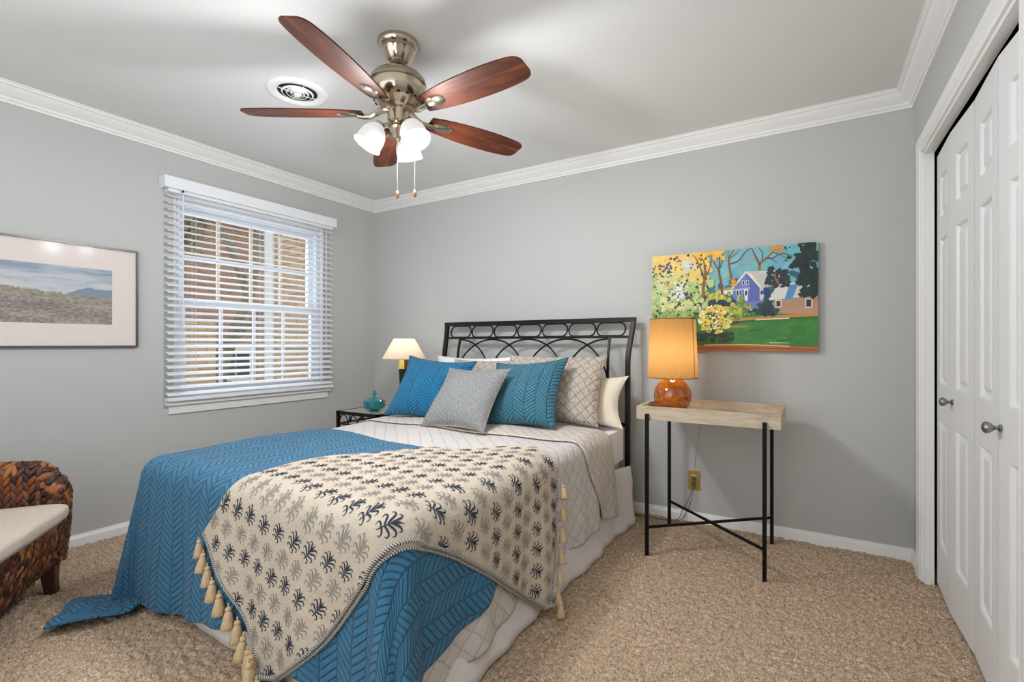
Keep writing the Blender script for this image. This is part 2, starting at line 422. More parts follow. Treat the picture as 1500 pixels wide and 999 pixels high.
struct(MB().box(-T, XR + T, YF - T, T, ZC, ZC + T).build('ceiling', m_ceil), 'smooth white bedroom ceiling', 'ceiling')
struct(MB().box(-T, XR + T, 0, T, -0.1, ZC).build('wall_back', m_wall), 'plain grey wall behind the bed and side table', 'wall')
b = MB()
b.box(-T, 0, YF, WY0, -0.1, ZC).box(-T, 0, WY1, 0, -0.1, ZC).box(-T, 0, WY0, WY1, -0.1, WZ0).box(-T, 0, WY0, WY1, WZ1, ZC)
struct(b.build('wall_left', m_wall), 'grey wall holding the window and framed landscape', 'wall')
b = MB()
b.box(XR, XR + 0.035, YF, DY0, -0.1, ZC).box(XR, XR + 0.035, DY1, 0, -0.1, ZC).box(XR, XR + 0.035, DY0, DY1, DZ, ZC)
struct(b.build('wall_right', m_wall), 'grey wall around the white closet doors', 'wall')
struct(MB().box(-T, XR + T, YF - T, YF, -0.1, ZC).build('wall_front', m_wall), 'grey wall behind the photographer', 'wall')
# closet interior
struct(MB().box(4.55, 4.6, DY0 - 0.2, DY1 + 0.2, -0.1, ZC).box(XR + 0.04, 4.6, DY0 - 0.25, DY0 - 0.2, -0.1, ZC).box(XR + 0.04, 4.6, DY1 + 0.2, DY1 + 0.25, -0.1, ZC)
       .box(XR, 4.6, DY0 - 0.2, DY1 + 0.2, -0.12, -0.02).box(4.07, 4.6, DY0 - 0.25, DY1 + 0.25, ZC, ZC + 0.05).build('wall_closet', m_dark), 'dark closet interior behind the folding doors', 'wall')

# crown moulding: one profile swept on each wall (d = out from wall, z)
CP = [(0, 2.350), (0.010, 2.350), (0.012, 2.362), (0.020, 2.366), (0.022, 2.376), (0.034, 2.386), (0.050, 2.400), (0.060, 2.412), (0.064, 2.420), (0.074, 2.424), (0.076, 2.432), (0.082, 2.434), (0.082, 2.44), (0, 2.44)]
b = MB(); n = len(CP)
def sweep(b, prof, corners):
    """corners: list of (point fn of d) -> xy, swept along"""
    V = []; N = len(prof)
    for fn in corners:
        for d, z in prof: x, y = fn(d); V.append((x, y, z))
    F = []
    for k in range(len(corners) - 1):
        for i in range(N):
            j = (i + 1) % N
            F.append((k * N + i, k * N + j, (k + 1) * N + j, (k + 1) * N + i))
    F += [tuple(range(N))[::-1], tuple(range((len(corners) - 1) * N, len(corners) * N))]
    return b.add(V, F)
cr = sweep(MB(), CP, [lambda d: (d, YF), lambda d: (d, -d)]).build('trim_1', m_trim); struct(cr, 'white crown moulding above the window wall', 'crown moulding')
cr = sweep(MB(), CP, [lambda d: (d, -d), lambda d: (XR - d, -d)]).build('trim_2', m_trim); struct(cr, 'white crown moulding above the headboard wall', 'crown moulding')
cr = sweep(MB(), CP, [lambda d: (XR - d, -d), lambda d: (XR - d, YF)]).build('trim_3', m_trim); struct(cr, 'white crown moulding above the closet doors', 'crown moulding')
BP = [(0, -0.03), (0.016, -0.03), (0.016, 0.038), (0.013, 0.046), (0.009, 0.050), (0.006, 0.060), (0, 0.062)]
struct(sweep(MB(), BP, [lambda d: (d, YF), lambda d: (d, -d)]).build('baseboard_left', m_trim), 'white baseboard under the window wall', 'baseboard')
struct(sweep(MB(), BP, [lambda d: (d, -d), lambda d: (XR - d, -d)]).build('baseboard_back', m_trim), 'white baseboard along the wall behind the side table', 'baseboard')
struct(sweep(MB(), BP, [lambda d: (XR - d, -d), lambda d: (XR - d, DY1 + 0.075)]).build('baseboard_right', m_trim), 'short white baseboard stub beside the closet casing', 'baseboard')

# closet casing (profile t across width 0..0.075 from the opening outward, d out from wall) and jamb
KP = [(0.004, 0), (0.004, 0.010), (0.010, 0.013), (0.022, 0.011), (0.026, 0.015), (0.050, 0.017), (0.060, 0.020), (0.070, 0.020), (0.078, 0.014), (0.078, 0)]
def casing(b):
    pts = []
    for fn in (lambda t: (DY1 + t, -0.03), lambda t: (DY1 + t, DZ + t), lambda t: (DY0 - t, DZ + t), lambda t: (DY0 - t, -0.03)):
        pts.append([(XR - d, fn(t)[0], fn(t)[1]) for t, d in KP])
    N = len(KP); V = [p for r in pts for p in r]; F = []
    for k in range(3):
        for i in range(N): j = (i + 1) % N; F.append((k * N + i, k * N + j, (k + 1) * N + j, (k + 1) * N + i))
    b.add(V, F)
b = MB(); casing(b)
b.box(XR - 0.001, XR + 0.036, DY1 - 0.012, DY1 + 0.004, -0.05, DZ).box(XR - 0.001, XR + 0.036, DY0 - 0.004, DY0 + 0.012, -0.05, DZ).box(XR - 0.001, XR + 0.036, DY0, DY1, DZ - 0.012, DZ + 0.004)
struct(b.build('trim_4', m_trim), 'white moulded casing around the closet opening', 'door casing')

# bifold leaves: hinge line in plan
HL = [(3.996, -0.268), (3.984, -0.59), (3.992, -0.903), (3.978, -1.22), (3.996, -1.526)]
DB, DT = 0.015, 1.995
def leaf(i, name, label):
    p0 = Vector(HL[i]); p1 = Vector(HL[i + 1]); d = (p1 - p0); g0 = 0.004 if i == 2 else 0.0015; L = d.length - g0 - (0.004 if i == 1 else 0.0015); d.normalize(); nrm = Vector((-abs(d.y), d.x * (1 if d.y < 0 else -1)))
    if nrm.x > 0: nrm = -nrm
    def P(s, z, o): q = p0 + d * (s + g0) + nrm * o; return (q.x, q.y, z)
    b = MB(); S0, S1 = 0.075, L - 0.075
    rows = [(DB, DB + 0.20), (0.80 - 0.02, 0.96 - 0.02), (1.60, 1.69), (DT - 0.11, DT)]
    def quad(s0, s1, z0, z1, o=0.0): b.add([P(s0, z0, o), P(s1, z0, o), P(s1, z1, o), P(s0, z1, o)], [(0, 1, 2, 3)])
    quad(0, S0, DB, DT); quad(S1, L, DB, DT)
    for z0, z1 in rows: quad(S0, S1, z0, z1)
    for (a0, a1), (b0, b1) in zip(rows[:-1], rows[1:]):
        z0, z1 = a1, b0
        steps = [(0, 0), (0.006, -0.002), (0.012, -0.011), (0.022, -0.012), (0.040, -0.003), (0.046, -0.002)]
        for (i0, o0), (i1, o1) in zip(steps[:-1], steps[1:]):
            A = [P(S0 + i0, z0 + i0, o0), P(S1 - i0, z0 + i0, o0), P(S1 - i0, z1 - i0, o0), P(S0 + i0, z1 - i0, o0)]
            B = [P(S0 + i1, z0 + i1, o1), P(S1 - i1, z0 + i1, o1), P(S1 - i1, z1 - i1, o1), P(S0 + i1, z1 - i1, o1)]
            b.add(A + B, [(k, (k + 1) % 4, 4 + (k + 1) % 4, 4 + k) for k in range(4)])
        i1, o1 = steps[-1]; quad(S0 + i1, S1 - i1, z0 + i1, z1 - i1, o1)
    # edges and back
    b.add([P(0, DB, 0), P(0, DT, 0), P(0, DT, -0.033), P(0, DB, -0.033), P(L, DB, 0), P(L, DT, 0), P(L, DT, -0.033), P(L, DB, -0.033)],
          [(0, 1, 2, 3), (4, 7, 6, 5), (1, 5, 6, 2), (0, 3, 7, 4), (2, 6, 7, 3)])
    o = b.build(name, m_door, angle=20); struct(o, label, 'closet door'); return o, P, nrm
def door_knob(par, P, nrm, s, z):
    c = Vector(P(s, z, 0)); ax = Vector((nrm.x, nrm.y, 0)); Mx = Matrix.Translation(c) @ rot_to(ax)
    MB().lathe([(0.012, 0), (0.012, 0.003), (0.006, 0.008), (0.0055, 0.014), (0.010, 0.018), (0.0165, 0.025), (0.0185, 0.032), (0.016, 0.039), (0.008, 0.043), (0.0, 0.044)], 24, Mx).build('knob', m_knob, par)
d0 = leaf(0, 'door_1', 'far left closet door leaf, first beside the grey corner')
d1 = leaf(1, 'door_2', 'second closet door leaf from the corner, ending at a dark gap')
d2 = leaf(2, 'door_3', 'third closet door leaf from the corner, just right of the dark gap')
d3 = leaf(3, 'door_4', 'nearest closet door leaf at the right edge of the photo')
plabel(d0[0], d0[0]['label'])
door_knob(d1[0], d1[1], d1[2], 0.035, 0.888); door_knob(d3[0], d3[1], d3[2], 0.02, 0.872)

# ------------------------------------------------------------------ window
b = MB()
GX = -0.085
def wbar(b, y0, y1, z0, z1, x0=-0.115, x1=-0.06, mi=0): return b.box(x0, x1, y0, y1, z0, z1, mi)
for (y0, y1, z0, z1) in ((WY0, WY0 + 0.045, WZ0, WZ1), (WY1 - 0.045, WY1, WZ0, WZ1), (WY0 + 0.045, WY1 - 0.045, WZ1 - 0.05, WZ1), (WY0 + 0.045, WY1 - 0.045, WZ0, WZ0 + 0.045)): wbar(b, y0, y1, z0, z1, -0.12, -0.03)
win = b.build('window_1', m_vinyl); struct(win, 'white double hung window behind the blinds', 'window')
ZM = 1.405
for nm, z0, z1, x0, x1, mt in (('upper_sash', ZM - 0.02, WZ1 - 0.05, -0.115, -0.08, m_litmuntin), ('lower_sash', WZ0 + 0.045, ZM + 0.025, -0.075, -0.04, m_vinyl)):
    b = MB(); A0, A1 = WY0 + 0.045, WY1 - 0.045
    for (ya, yb, za, zb) in ((A0, A0 + 0.04, z0, z1), (A1 - 0.04, A1, z0, z1), (A0 + 0.04, A1 - 0.04, z0, z0 + 0.045), (A0 + 0.04, A1 - 0.04, z1 - 0.04, z1)): b.box(x0, x1, ya, yb, za, zb)
    sash = b.build(nm, m_vinyl, win)
    b = MB(); g0, g1 = A0 + 0.04, A1 - 0.04; xm = (x0 + x1) / 2
    for k in (1, 2, 3): yy = g0 + (g1 - g0) * k / 4; b.box(xm - 0.006, xm + 0.006, yy - 0.011, yy + 0.011, z0 + 0.03, z1 - 0.03)
    b.build('muntins', mt, sash)
    zz = (z0 + z1) / 2; MB().box(xm - 0.007, xm + 0.007, g0, g1, zz - 0.012, zz + 0.012).build('muntin_bar', m_vinyl, sash)
    MB().box(xm - 0.002, xm + 0.002, g0, g1, z0 + 0.04, z1 - 0.035).build('pane', m_pane, sash)
# drywall return lined white, sill and apron
b = MB()
b.box(-T, 0.0005, WY0 - 0.002, WY0 + 0.008, WZ0, WZ1).box(-T, 0.0005, WY1 - 0.008, WY1 + 0.002, WZ0, WZ1).box(-T, 0.0005, WY0, WY1, WZ1 - 0.008, WZ1 + 0.002)
b.build('window_return', m_trim, win)
b = MB(); b.box(-0.06, 0.035, WY0 - 0.055, WY1 + 0.055, WZ0 - 0.022, WZ0 + 0.003)
MBs = b.build('window_sill', m_trim, win, bevel=0.004)
MB().box(0, 0.014, WY0 - 0.035, WY1 + 0.035, WZ0 - 0.078, WZ0 - 0.022).build('window_apron', m_trim, win, bevel=0.004)

# ------------------------------------------------------------------ blinds
BY0, BY1 = -1.758, -0.520
bl = thing('window_blind', 'white two inch horizontal blind with valance over the window', 'blinds', (0.05, -1.13, 0.78))
b = MB(); b.box(0.066, 0.082, -1.787, -0.500, 2.104, 2.176).box(0.0, 0.066, -1.787, -1.773, 2.104, 2.176).box(0.0, 0.066, -0.514, -0.500, 2.104, 2.176)
b.build('valance', m_slat, bl, bevel=0.004)
MB().box(0.004, 0.060, BY0, BY1, 2.085, 2.140).build('headrail', m_slat, bl, bevel=0.003)
NS = 30; pit = (2.066 - 0.806) / (NS - 1); tl = math.radians(21)
smesh = None
for k in range(NS):
    z = 0.806 + pit * k
    if smesh is None:
        b = MB(); pts = []
        for i in range(7):
            t = -0.025 + 0.05 * i / 6; bow = 0.0025 * (1 - (t / 0.025) ** 2); pts.append((t, bow))
        poly = pts + [(t, h - 0.0028) for t, h in pts[::-1]]
        b.prism(poly, lambda t, h, d: (t * math.cos(tl) + h * math.sin(tl), d, -t * math.sin(tl) + h * math.cos(tl)), BY0, BY1)
        o = b.build('slat', m_slat, None); o.parent = bl; smesh = o
    else:
        o = smesh.copy(); COL.objects.link(o); o.parent = bl
    o.location = (0.034 - 0.05, 1.13, z - 0.78)
for yy in (BY0 + 0.16, BY0 + 0.06, -1.13, BY1 - 0.12, BY1 - 0.03):
    b = MB()
    for x in (0.0085, 0.0595): b.tube([(x, yy, 0.775), (x, yy, 2.09)], 0.0011, 5)
    b.build('ladder_cord', m_cord, bl)
MB().box(0.006, 0.062, BY0, BY1, 0.762, 0.784).build('bottom_rail', m_slat, bl, bevel=0.004)
b = MB().tube([(0.072, -1.68, 2.10), (0.073, -1.68, 1.22)], 0.0042, 8); wd = b.build('tilt_wand', m_cord, bl)
MB().tube([(0.070, -1.68, 2.112), (0.0705, -1.68, 2.09)], 0.006, 8).build('wand_hook', m_dark, wd)
MB().tube([(0.068, -0.60, 2.10), (0.068, -0.60, 1.05)], 0.0016, 6).tube([(0.068, -0.592, 2.10), (0.068, -0.59, 1.05)], 0.0016, 6).build('lift_cord', m_cord, bl)

# ------------------------------------------------------------------ outdoors
gz = -0.55
struct(MB().grid(lambda u, v: (-16 + 15.85 * u, -14 + 24 * v, gz + 0.12 * math.sin(7 * u * 3 + 5 * v)), 40, 60).build('ground', m_ground), 'leaf strewn ground outside the window', 'ground')
# wing of this house at the right of the view
wg = thing('brick_wing', 'near tan brick house corner seen at right through the blinds', 'brick wall', (-0.5, -0.3, gz))
MB().box(-0.86, -0.13, -0.45, -0.28, gz, 3.2).build('brick_face', m_brickA, wg)
b = MB(); b.box(-1.0, -0.865, -0.47, -0.32, gz, 3.2).box(-1.02, -0.85, -0.49, -0.30, gz, gz + 0.2)
b.build('corner_board', m_trim, wg, bevel=0.004)
# neighbour's house
nb = thing('brick_house', "neighbour's reddish brick house across the yard", 'house', (-9, 2.5, gz))
MB().box(-9.3, -9.0, -2.3, 9.5, gz, 4.2).build('wall', m_brickB, nb)
MB().box(-9.5, -8.6, -2.6, 9.8, 4.2, 4.4).build('fascia', m_trim, nb)
b = MB(); b.add([(-8.5, -2.7, 4.35), (-8.5, 9.9, 4.35), (-12, 9.9, 6.4), (-12, -2.7, 6.4), (-12, -2.7, 4.35), (-12, 9.9, 4.35)], [(0, 1, 2, 3), (0, 3, 4), (1, 5, 2)]); b.build('roof', m_roof, nb)
for (yy, z0, z1, wdt) in ((1.0, 0.6, 1.75, 0.9), (3.5, 0.25, 0.95, 1.1), (5.4, 0.6, 1.75, 0.9), (1.6, 2.4, 3.5, 0.9)):
    f_ = MB(); f_.box(-9.0, -8.94, yy - wdt / 2 - 0.08, yy + wdt / 2 + 0.08, z0 - 0.08, z1 + 0.08)
    fo = f_.build('window', m_trim, nb)
    g_ = MB()
    for i in range(3):
        for j in range(2):
            g_.box(-8.945, -8.93, yy - wdt / 2 + wdt * i / 3 + 0.02, yy - wdt / 2 + wdt * (i + 1) / 3 - 0.02, z0 + (z1 - z0) * j / 2 + 0.02, z0 + (z1 - z0) * (j + 1) / 2 - 0.02)
    g_.build('pane', m_darkglass, fo)
# low garden wall of orange brick and fence at the left of the view
gp = MB().box(-3.5, -3.2, -0.9, 0.22, gz, 1.42); tag(gp.build('garden_wall', m_brickA, bevel=0.01), 'orange brick garden wall low in the left window panes', 'brick wall')
fe = thing('picket_fence', 'dark weathered board fence low behind the window panes', 'fence', (-6.2, 0.8, gz))
for k in range(26):
    y0 = -1.4 + 0.16 * k
    MB().prism([(y0, gz - 0.05), (y0 + 0.13, gz - 0.05), (y0 + 0.13, 0.16), (y0 + 0.065, 0.22), (y0, 0.16)], lambda p, z, d: (d, p, z), -6.2, -6.17).build('board', m_fence, fe)
b = MB(); b.box(-6.24, -6.2, -1.45, 2.8, -0.2, -0.1).box(-6.24, -6.2, -1.45, 2.8, 0.0, 0.08); b.build('rail', m_fence, fe)

def tree(name, x, y, h, r, seed, label, lean=0.0):
    rr = random.Random(seed); t = thing(name, label, 'tree', (x, y, gz))
    b = MB(); lf = MB()
    def br(p, d, L, r0, lev):
        n = 6; path = [p.copy()]
        for i in range(n):
            d = (d + Vector((rr.uniform(-.18, .18), rr.uniform(-.18, .18), rr.uniform(-.05, .12)))).normalized(); p = p + d * (L / n); path.append(p.copy())
            if lev < 4 and i > 0 and rr.random() < (0.75 if lev else 0.9):
                nd = (d + Vector((rr.uniform(-1, 1), rr.uniform(-1, 1), rr.uniform(-.3, .5))) * 0.9).normalized(); br(p, nd, L * rr.uniform(.4, .65), r0 * 0.5, lev + 1)
            if lev >= 2:
                for _ in range(3):
                    c = p + Vector((rr.uniform(-.2, .2), rr.uniform(-.2, .2), rr.uniform(-.2, .2))); e1 = Vector((rr.uniform(-1, 1), rr.uniform(-1, 1), rr.uniform(-1, 1))).normalized(); e2 = e1.orthogonal()
                    lf.add([c - e1 * .07, c + e2 * .03, c + e1 * .07, c - e2 * .03], [(0, 1, 2, 3)])
        b.tube(path, lambda q: r0 * (1 - 0.55 * q), 8 if lev < 2 else 5)
    br(Vector((x, y, gz - 0.1)), Vector((lean, lean * 0.6, 1)).normalized(), h, r, 0)
    b.build('trunk', m_bark, t)
    f_ = lf.build('foliage', m_leafy, t, smooth=False); f_['kind'] = 'stuff'
tree('bare_tree', -5.0, 0.85, 5.4, 0.12, 5, 'pale grey tree leaning across the upper window panes', 0.12)
tree('sparse_tree', -6.3, 1.15, 4.0, 0.05, 11, 'thin twiggy tree at the left of the window view', -0.1)

def shrub(x, y, r, h, seed, label):
    rr = random.Random(seed); t = thing('shrub', label, 'shrub', (x, y, gz)); lf = MB(); st = MB()
    for k in range(7): a = k * 0.9; st.tube([(x, y, gz - .05), (x + r * .4 * math.cos(a), y + r * .4 * math.sin(a), gz + h * .5), (x + r * .7 * math.cos(a), y + r * .7 * math.sin(a), gz + h * .9)], 0.012, 5)
    for k in range(900):
        d = Vector((rr.gauss(0, 1), rr.gauss(0, 1), rr.gauss(0, 1))).normalized() * rr.uniform(.55, 1.0); c = Vector((x + d.x * r, y + d.y * r, gz + h * (.55 + .45 * d.z)))
        e1 = Vector((rr.uniform(-1, 1), rr.uniform(-1, 1), rr.uniform(-1, 1))).normalized(); e2 = e1.orthogonal(); lf.add([c - e1 * .06, c + e2 * .03, c + e1 * .06, c - e2 * .03], [(0, 1, 2, 3)])
    st.build('stem', m_bark, t); f_ = lf.build('foliage', m_leafy, t, smooth=False); f_['kind'] = 'stuff'
shrub(-7.3, 1.95, 0.75, 2.0, 3, 'rounded olive shrub outside, behind the middle of the window')
# ------------------------------------------------------------------ ceiling vent
vc = Vector((1.205, -1.655, ZC)); vt = thing('ceiling_vent', 'round white ceiling air vent with louvred rings beside the fan', 'vent', vc)
MB().lathe([(0.150, 0.0), (0.150, -0.004), (0.142, -0.010), (0.128, -0.013), (0.108, -0.011), (0.098, -0.003), (0.096, 0.0)], 48, Matrix.Translation(vc), cap=False).build('flange', m_trim, vt)
MB().lathe([(0.0, -0.001), (0.098, -0.001)], 48, Matrix.Translation(vc), cap=False).build('duct_opening', m_dark, vt)
for r in (0.079, 0.057, 0.037):
    MB().lathe([(r, -0.006), (r - 0.003, -0.006), (r - 0.008, -0.013), (r - 0.006, -0.014), (r, -0.006)], 48, Matrix.Translation(vc), cap=False).build('louver_ring', m_trim, vt)
MB().lathe([(0.020, -0.002), (0.020, -0.014), (0.014, -0.020), (0, -0.021)], 24, Matrix.Translation(vc)).build('hub', m_trim, vt)
b = MB()
for k in range(4):
    aa = PI / 4 + k * PI / 2 + 0.5; b.tube([vc + Vector((math.cos(aa) * 0.015, math.sin(aa) * 0.015, -0.012)), vc + Vector((math.cos(aa) * 0.1, math.sin(aa) * 0.1, -0.006))], 0.002, 5)
b.build('spokes', m_trim, vt)

# ------------------------------------------------------------------ ceiling fan
FX, FY = 1.955, -1.688
fan = thing('ceiling_fan', 'brushed nickel ceiling fan with five walnut blades and three lit shades', 'ceiling fan', (FX, FY, ZC))
TF = Matrix.Translation((FX, FY, 0))
MB().lathe([(0.0, 2.44), (0.088, 2.44), (0.089, 2.428), (0.082, 2.414), (0.076, 2.409), (0.076, 2.400), (0.072, 2.396), (0.066, 2.378), (0.050, 2.352), (0.036, 2.338), (0.028, 2.334), (0.0, 2.334)][::-1], 48, TF).build('canopy', m_nickel, fan)
MB().lathe([(0.022, 2.30), (0.022, 2.318), (0.0125, 2.322), (0.0125, 2.345)], 20, TF).build('downrod', m_nickel, fan)
mh = MB().lathe([(0.0, 2.150), (0.052, 2.150), (0.060, 2.158), (0.088, 2.170), (0.112, 2.192), (0.121, 2.218), (0.121, 2.238), (0.114, 2.242), (0.114, 2.250), (0.122, 2.254), (0.119, 2.272), (0.104, 2.290), (0.078, 2.302), (0.034, 2.309), (0.0, 2.310)], 56, TF).build('motor_housing', m_nickel, fan)
for k in range(16):
    Mx = TF @ Matrix.Rotation(2 * PI * k / 16, 4, 'Z'); MB().box(0.094, 0.1035, -0.007, 0.007, 2.178, 2.192, mat=Mx).build('cooling_slot', m_dark, mh)
MB().lathe([(0.0, 2.085), (0.040, 2.085), (0.046, 2.092), (0.046, 2.140), (0.058, 2.146), (0.058, 2.156), (0, 2.156)], 40, TF).build('switch_housing', m_nickel, fan)
BZ = 2.128; A0 = math.radians(-3.0)
blade_src = None
for k in range(5):
    ang = A0 + k * 2 * PI / 5
    Mx = Matrix.Translation((FX, FY, BZ)) @ Matrix.Rotation(ang, 4, 'Z') @ Matrix.Rotation(math.radians(-12), 4, 'X')
    if blade_src is None:
        # outline of the blade: narrow root, widest at three quarters, clipped rounded tip
        out = [(0.150, 0.042), (0.17, 0.047), (0.20, 0.053), (0.25, 0.060), (0.31, 0.066), (0.38, 0.070), (0.45, 0.072), (0.52, 0.071), (0.58, 0.067), (0.615, 0.063), (0.638, 0.058), (0.652, 0.050), (0.660, 0.042), (0.664, 0.030)]
        up = out; dn = [(x, -y) for x, y in out[::-1]]
        # smooth clipped tip
        poly = up + [(0.664, 0.0)] + dn
        # grid blade for UVs
        b = MB()
        def wd_(x):
            for (x0, y0), (x1, y1) in zip(out[:-1], out[1:]):
                if x <= x1: return y0 + (y1 - y0) * (x - x0) / (x1 - x0)
            return 0.03
        NX = 64
        for zz, rev in ((0.003, False), (-0.003, True)):
            V = []; U = []; F = []
            for i in range(NX + 1):
                x = 0.150 + (0.664 - 0.150) * i / NX
                for j in range(9):
                    y = wd_(x) * (-1 + 2 * j / 8); V.append((x, y, zz)); U.append((x, y))
            for i in range(NX):
                for j in range(8):
                    q = (i * 9 + j, (i + 1) * 9 + j, (i + 1) * 9 + j + 1, i * 9 + j + 1); F.append(q[::-1] if rev else q)
            b.add(V, F, 0, U)
        edge = [(0.150 + (0.664 - 0.150) * i / NX) for i in range(NX + 1)]
        ring = [(x, wd_(x)) for x in edge] + [(x, -wd_(x)) for x in edge[::-1]]
        n = len(ring); b.add([(x, y, 0.003) for x, y in ring] + [(x, y, -0.003) for x, y in ring], [(i, n + i, n + (i + 1) % n, (i + 1) % n) for i in range(n)], 0, [(x, y) for x, y in ring] * 2)
        bo = b.build('blade', m_blade, None, angle=50); bo.parent = fan; blade_src = bo
        # iron: oval pad under the blade, curved arm to the hub
        b = MB()
        def pad(u, v):
            aa = 2 * PI * u; rr = v
            x = 0.215 + 0.052 * rr * math.cos(aa); y = 0.030 * rr * math.sin(aa) * (1.0 + 0.2 * math.cos(aa)); return (x, y, -0.005 - 0.008 * (1 - rr ** 4))
        b.grid(pad, 28, 6, closed_u=True)
        b.grid(lambda u, v: (0.215 + 0.052 * math.cos(2 * PI * u), 0.030 * math.sin(2 * PI * u) * (1 + 0.2 * math.cos(2 * PI * u)), -0.005 + 0.003 * v), 28, 1, closed_u=True)
        b.tube([(0.175, 0.0, -0.008), (0.150, 0.0, -0.012), (0.120, 0.004, -0.012), (0.095, 0.006, 0.000), (0.070, 0.0, 0.014), (0.045, 0, 0.020)], lambda t: 0.011 + 0.004 * t, 10)
        io = b.build('blade_iron', m_nickel, None); io.parent = bo; iron_src = io
    else:
        bo = blade_src.copy(); COL.objects.link(bo); bo.parent = fan
        io = iron_src.copy(); COL.objects.link(io); io.parent = bo
    bo.matrix_parent_inverse = Matrix.Identity(4); bo.matrix_local = Matrix.Translation((0, 0, -ZC)) @ Matrix.Translation((-FX, -FY, 0)) @ Mx
# light kit
MB().lathe([(0.0, 2.008), (0.008, 2.008), (0.010, 2.020), (0.018, 2.026), (0.024, 2.040), (0.034, 2.052), (0.040, 2.066), (0.030, 2.078), (0.030, 2.090), (0, 2.090)], 32, TF).build('light_kit', m_nickel, fan)
for th in (162, 42, -78):
    d = RV * math.cos(math.radians(th)) - FV * math.sin(math.radians(th))
    hub = Vector((FX, FY, 2.062)); neck = hub + d * 0.072 + Vector((0, 0, 0.016)); ax = (d * 0.50 + Vector((0, 0, -0.86))).normalized()
    arm = MB().tube([hub + d * 0.025, hub + d * 0.05 + Vector((0, 0, 0.014)), neck + ax * 0.012], 0.009, 10)
    Mx = Matrix.Translation(neck) @ rot_to(ax)
    arm.lathe([(0.012, -0.004), (0.021, 0.002), (0.023, 0.022), (0.020, 0.024)], 24, Mx)
    ao = arm.build('lamp_arm', m_nickel, fan)
    sh = MB().lathe([(0.021, 0.012), (0.030, 0.022), (0.043, 0.036), (0.052, 0.056), (0.056, 0.078), (0.056, 0.098), (0.059, 0.112), (0.061, 0.116), (0.058, 0.115), (0.053, 0.097), (0.052, 0.078), (0.048, 0.056), (0.038, 0.036), (0.018, 0.020)], 40, Mx, cap=False)
    so = sh.build('lamp_shade', m_shadeglass, fan)
    MB().ball(neck + ax * 0.085, 0.026, 16, 10).build('bulb', m_bulb, so)
    light('fan_bulb', 'POINT', neck + ax * 0.140, 22.0, (0.95, 0.97, 1.0), radius=0.045)
for (q, zb) in ((-0.003, 1.795), (0.073, 1.80)):
    base = Vector((FX, FY, 0)) + RV * q; top = 2.04 if q < 0.03 else 2.09
    b = MB(); st = Vector((FX, FY, 0)) + RV * min(q, 0.045)
    b.tube([(st.x, st.y, top), (base.x, base.y, top - 0.03), (base.x, base.y, zb)], 0.0007, 5)
    nb_ = int((top - 0.03 - zb) / 0.006)
    for i in range(nb_): b.ball((base.x, base.y, zb + 0.006 * i), 0.0013, 5, 4)
    ch = b.build('pull_chain', m_chain, fan)
    MB().lathe([(0, -0.034), (0.005, -0.034), (0.0075, -0.026), (0.0075, -0.010), (0.005, -0.004), (0.002, 0), (0, 0.001)], 14, Matrix.Translation((base.x, base.y, zb))).build('chain_fob', M('bronze_fob', rgb(120, 92, 66), 0.35, 0.8) if q < 0.03 else bpy.data.materials['bronze_fob'], ch)

# ------------------------------------------------------------------ framed landscape on the window wall
FY0, FY1, FZ0, FZ1 = -2.88, -1.905, 1.105, 1.684
fr = thing('framed_landscape', 'long framed print of a misty field with wide pale mat', 'picture', (0, -2.39, 1.39))
b = MB(); fw = 0.010
for (ya, yb, za, zb) in ((FY0, FY1, FZ0, FZ0 + fw), (FY0, FY1, FZ1 - fw, FZ1), (FY0, FY0 + fw, FZ0 + fw, FZ1 - fw), (FY1 - fw, FY1, FZ0 + fw, FZ1 - fw)): b.box(0.0, 0.024, ya, yb, za, zb)
b.build('frame', M('pewter_frame', rgb(92, 88, 86), 0.35, 0.7), fr, bevel=0.002)
MB().box(0.0, 0.010, FY0 + 0.004, FY1 - 0.004, FZ0 + 0.004, FZ1 - 0.004).build('backing', m_dark, fr)
a_ = M('pale_mat_board', rgb(226, 214, 208), 0.85)
PY0, PY1, PZ0, PZ1 = -2.755, -2.032, 1.236, 1.551
b = MB()
for (ya, yb, za, zb) in ((FY0 + fw, FY1 - fw, FZ0 + fw, PZ0), (FY0 + fw, FY1 - fw, PZ1, FZ1 - fw), (FY0 + fw, PY0, PZ0, PZ1), (PY1, FY1 - fw, PZ0, PZ1)): b.box(0.010, 0.0135, ya, yb, za, zb)
b.build('mat', a_, fr)
a = NM('misty_field_print'); uv = a.coord('UV'); sp = a.node('ShaderNodeSeparateXYZ', {0: uv}); v = sp.outputs[1]; u = sp.outputs[0]
cl = a.noise(a.mapping(uv, (2.2, 6, 1)), 1.0, 6, 0.65)
sky = a.ramp(a.math('ADD', cl.outputs[0], a.math('MULTIPLY', a.math('SUBTRACT', v, 0.75), 0.5)), [(0.32, rgb(206, 200, 196)), (0.5, rgb(188, 192, 198)), (0.66, rgb(140, 156, 172))])
gr = a.noise(a.mapping(uv, (34, 34, 1)), 1.0, 6, 0.75); g2 = a.noise(a.mapping(uv, (2, 5, 1)), 1.0, 4)
field = a.ramp(a.math('ADD', a.math('MULTIPLY', gr.outputs[0], 0.7), a.math('MULTIPLY', g2.outputs[0], 0.35)), [(0.38, rgb(92, 88, 88)), (0.5, rgb(138, 130, 126)), (0.58, rgb(172, 158, 144)), (0.7, rgb(194, 180, 162))])
tn = a.noise(a.mapping(uv, (26, 3, 1)), 1.0, 5, 0.7)
hor = a.math('SUBTRACT', 0.52, a.math('MULTIPLY', u, 0.06))
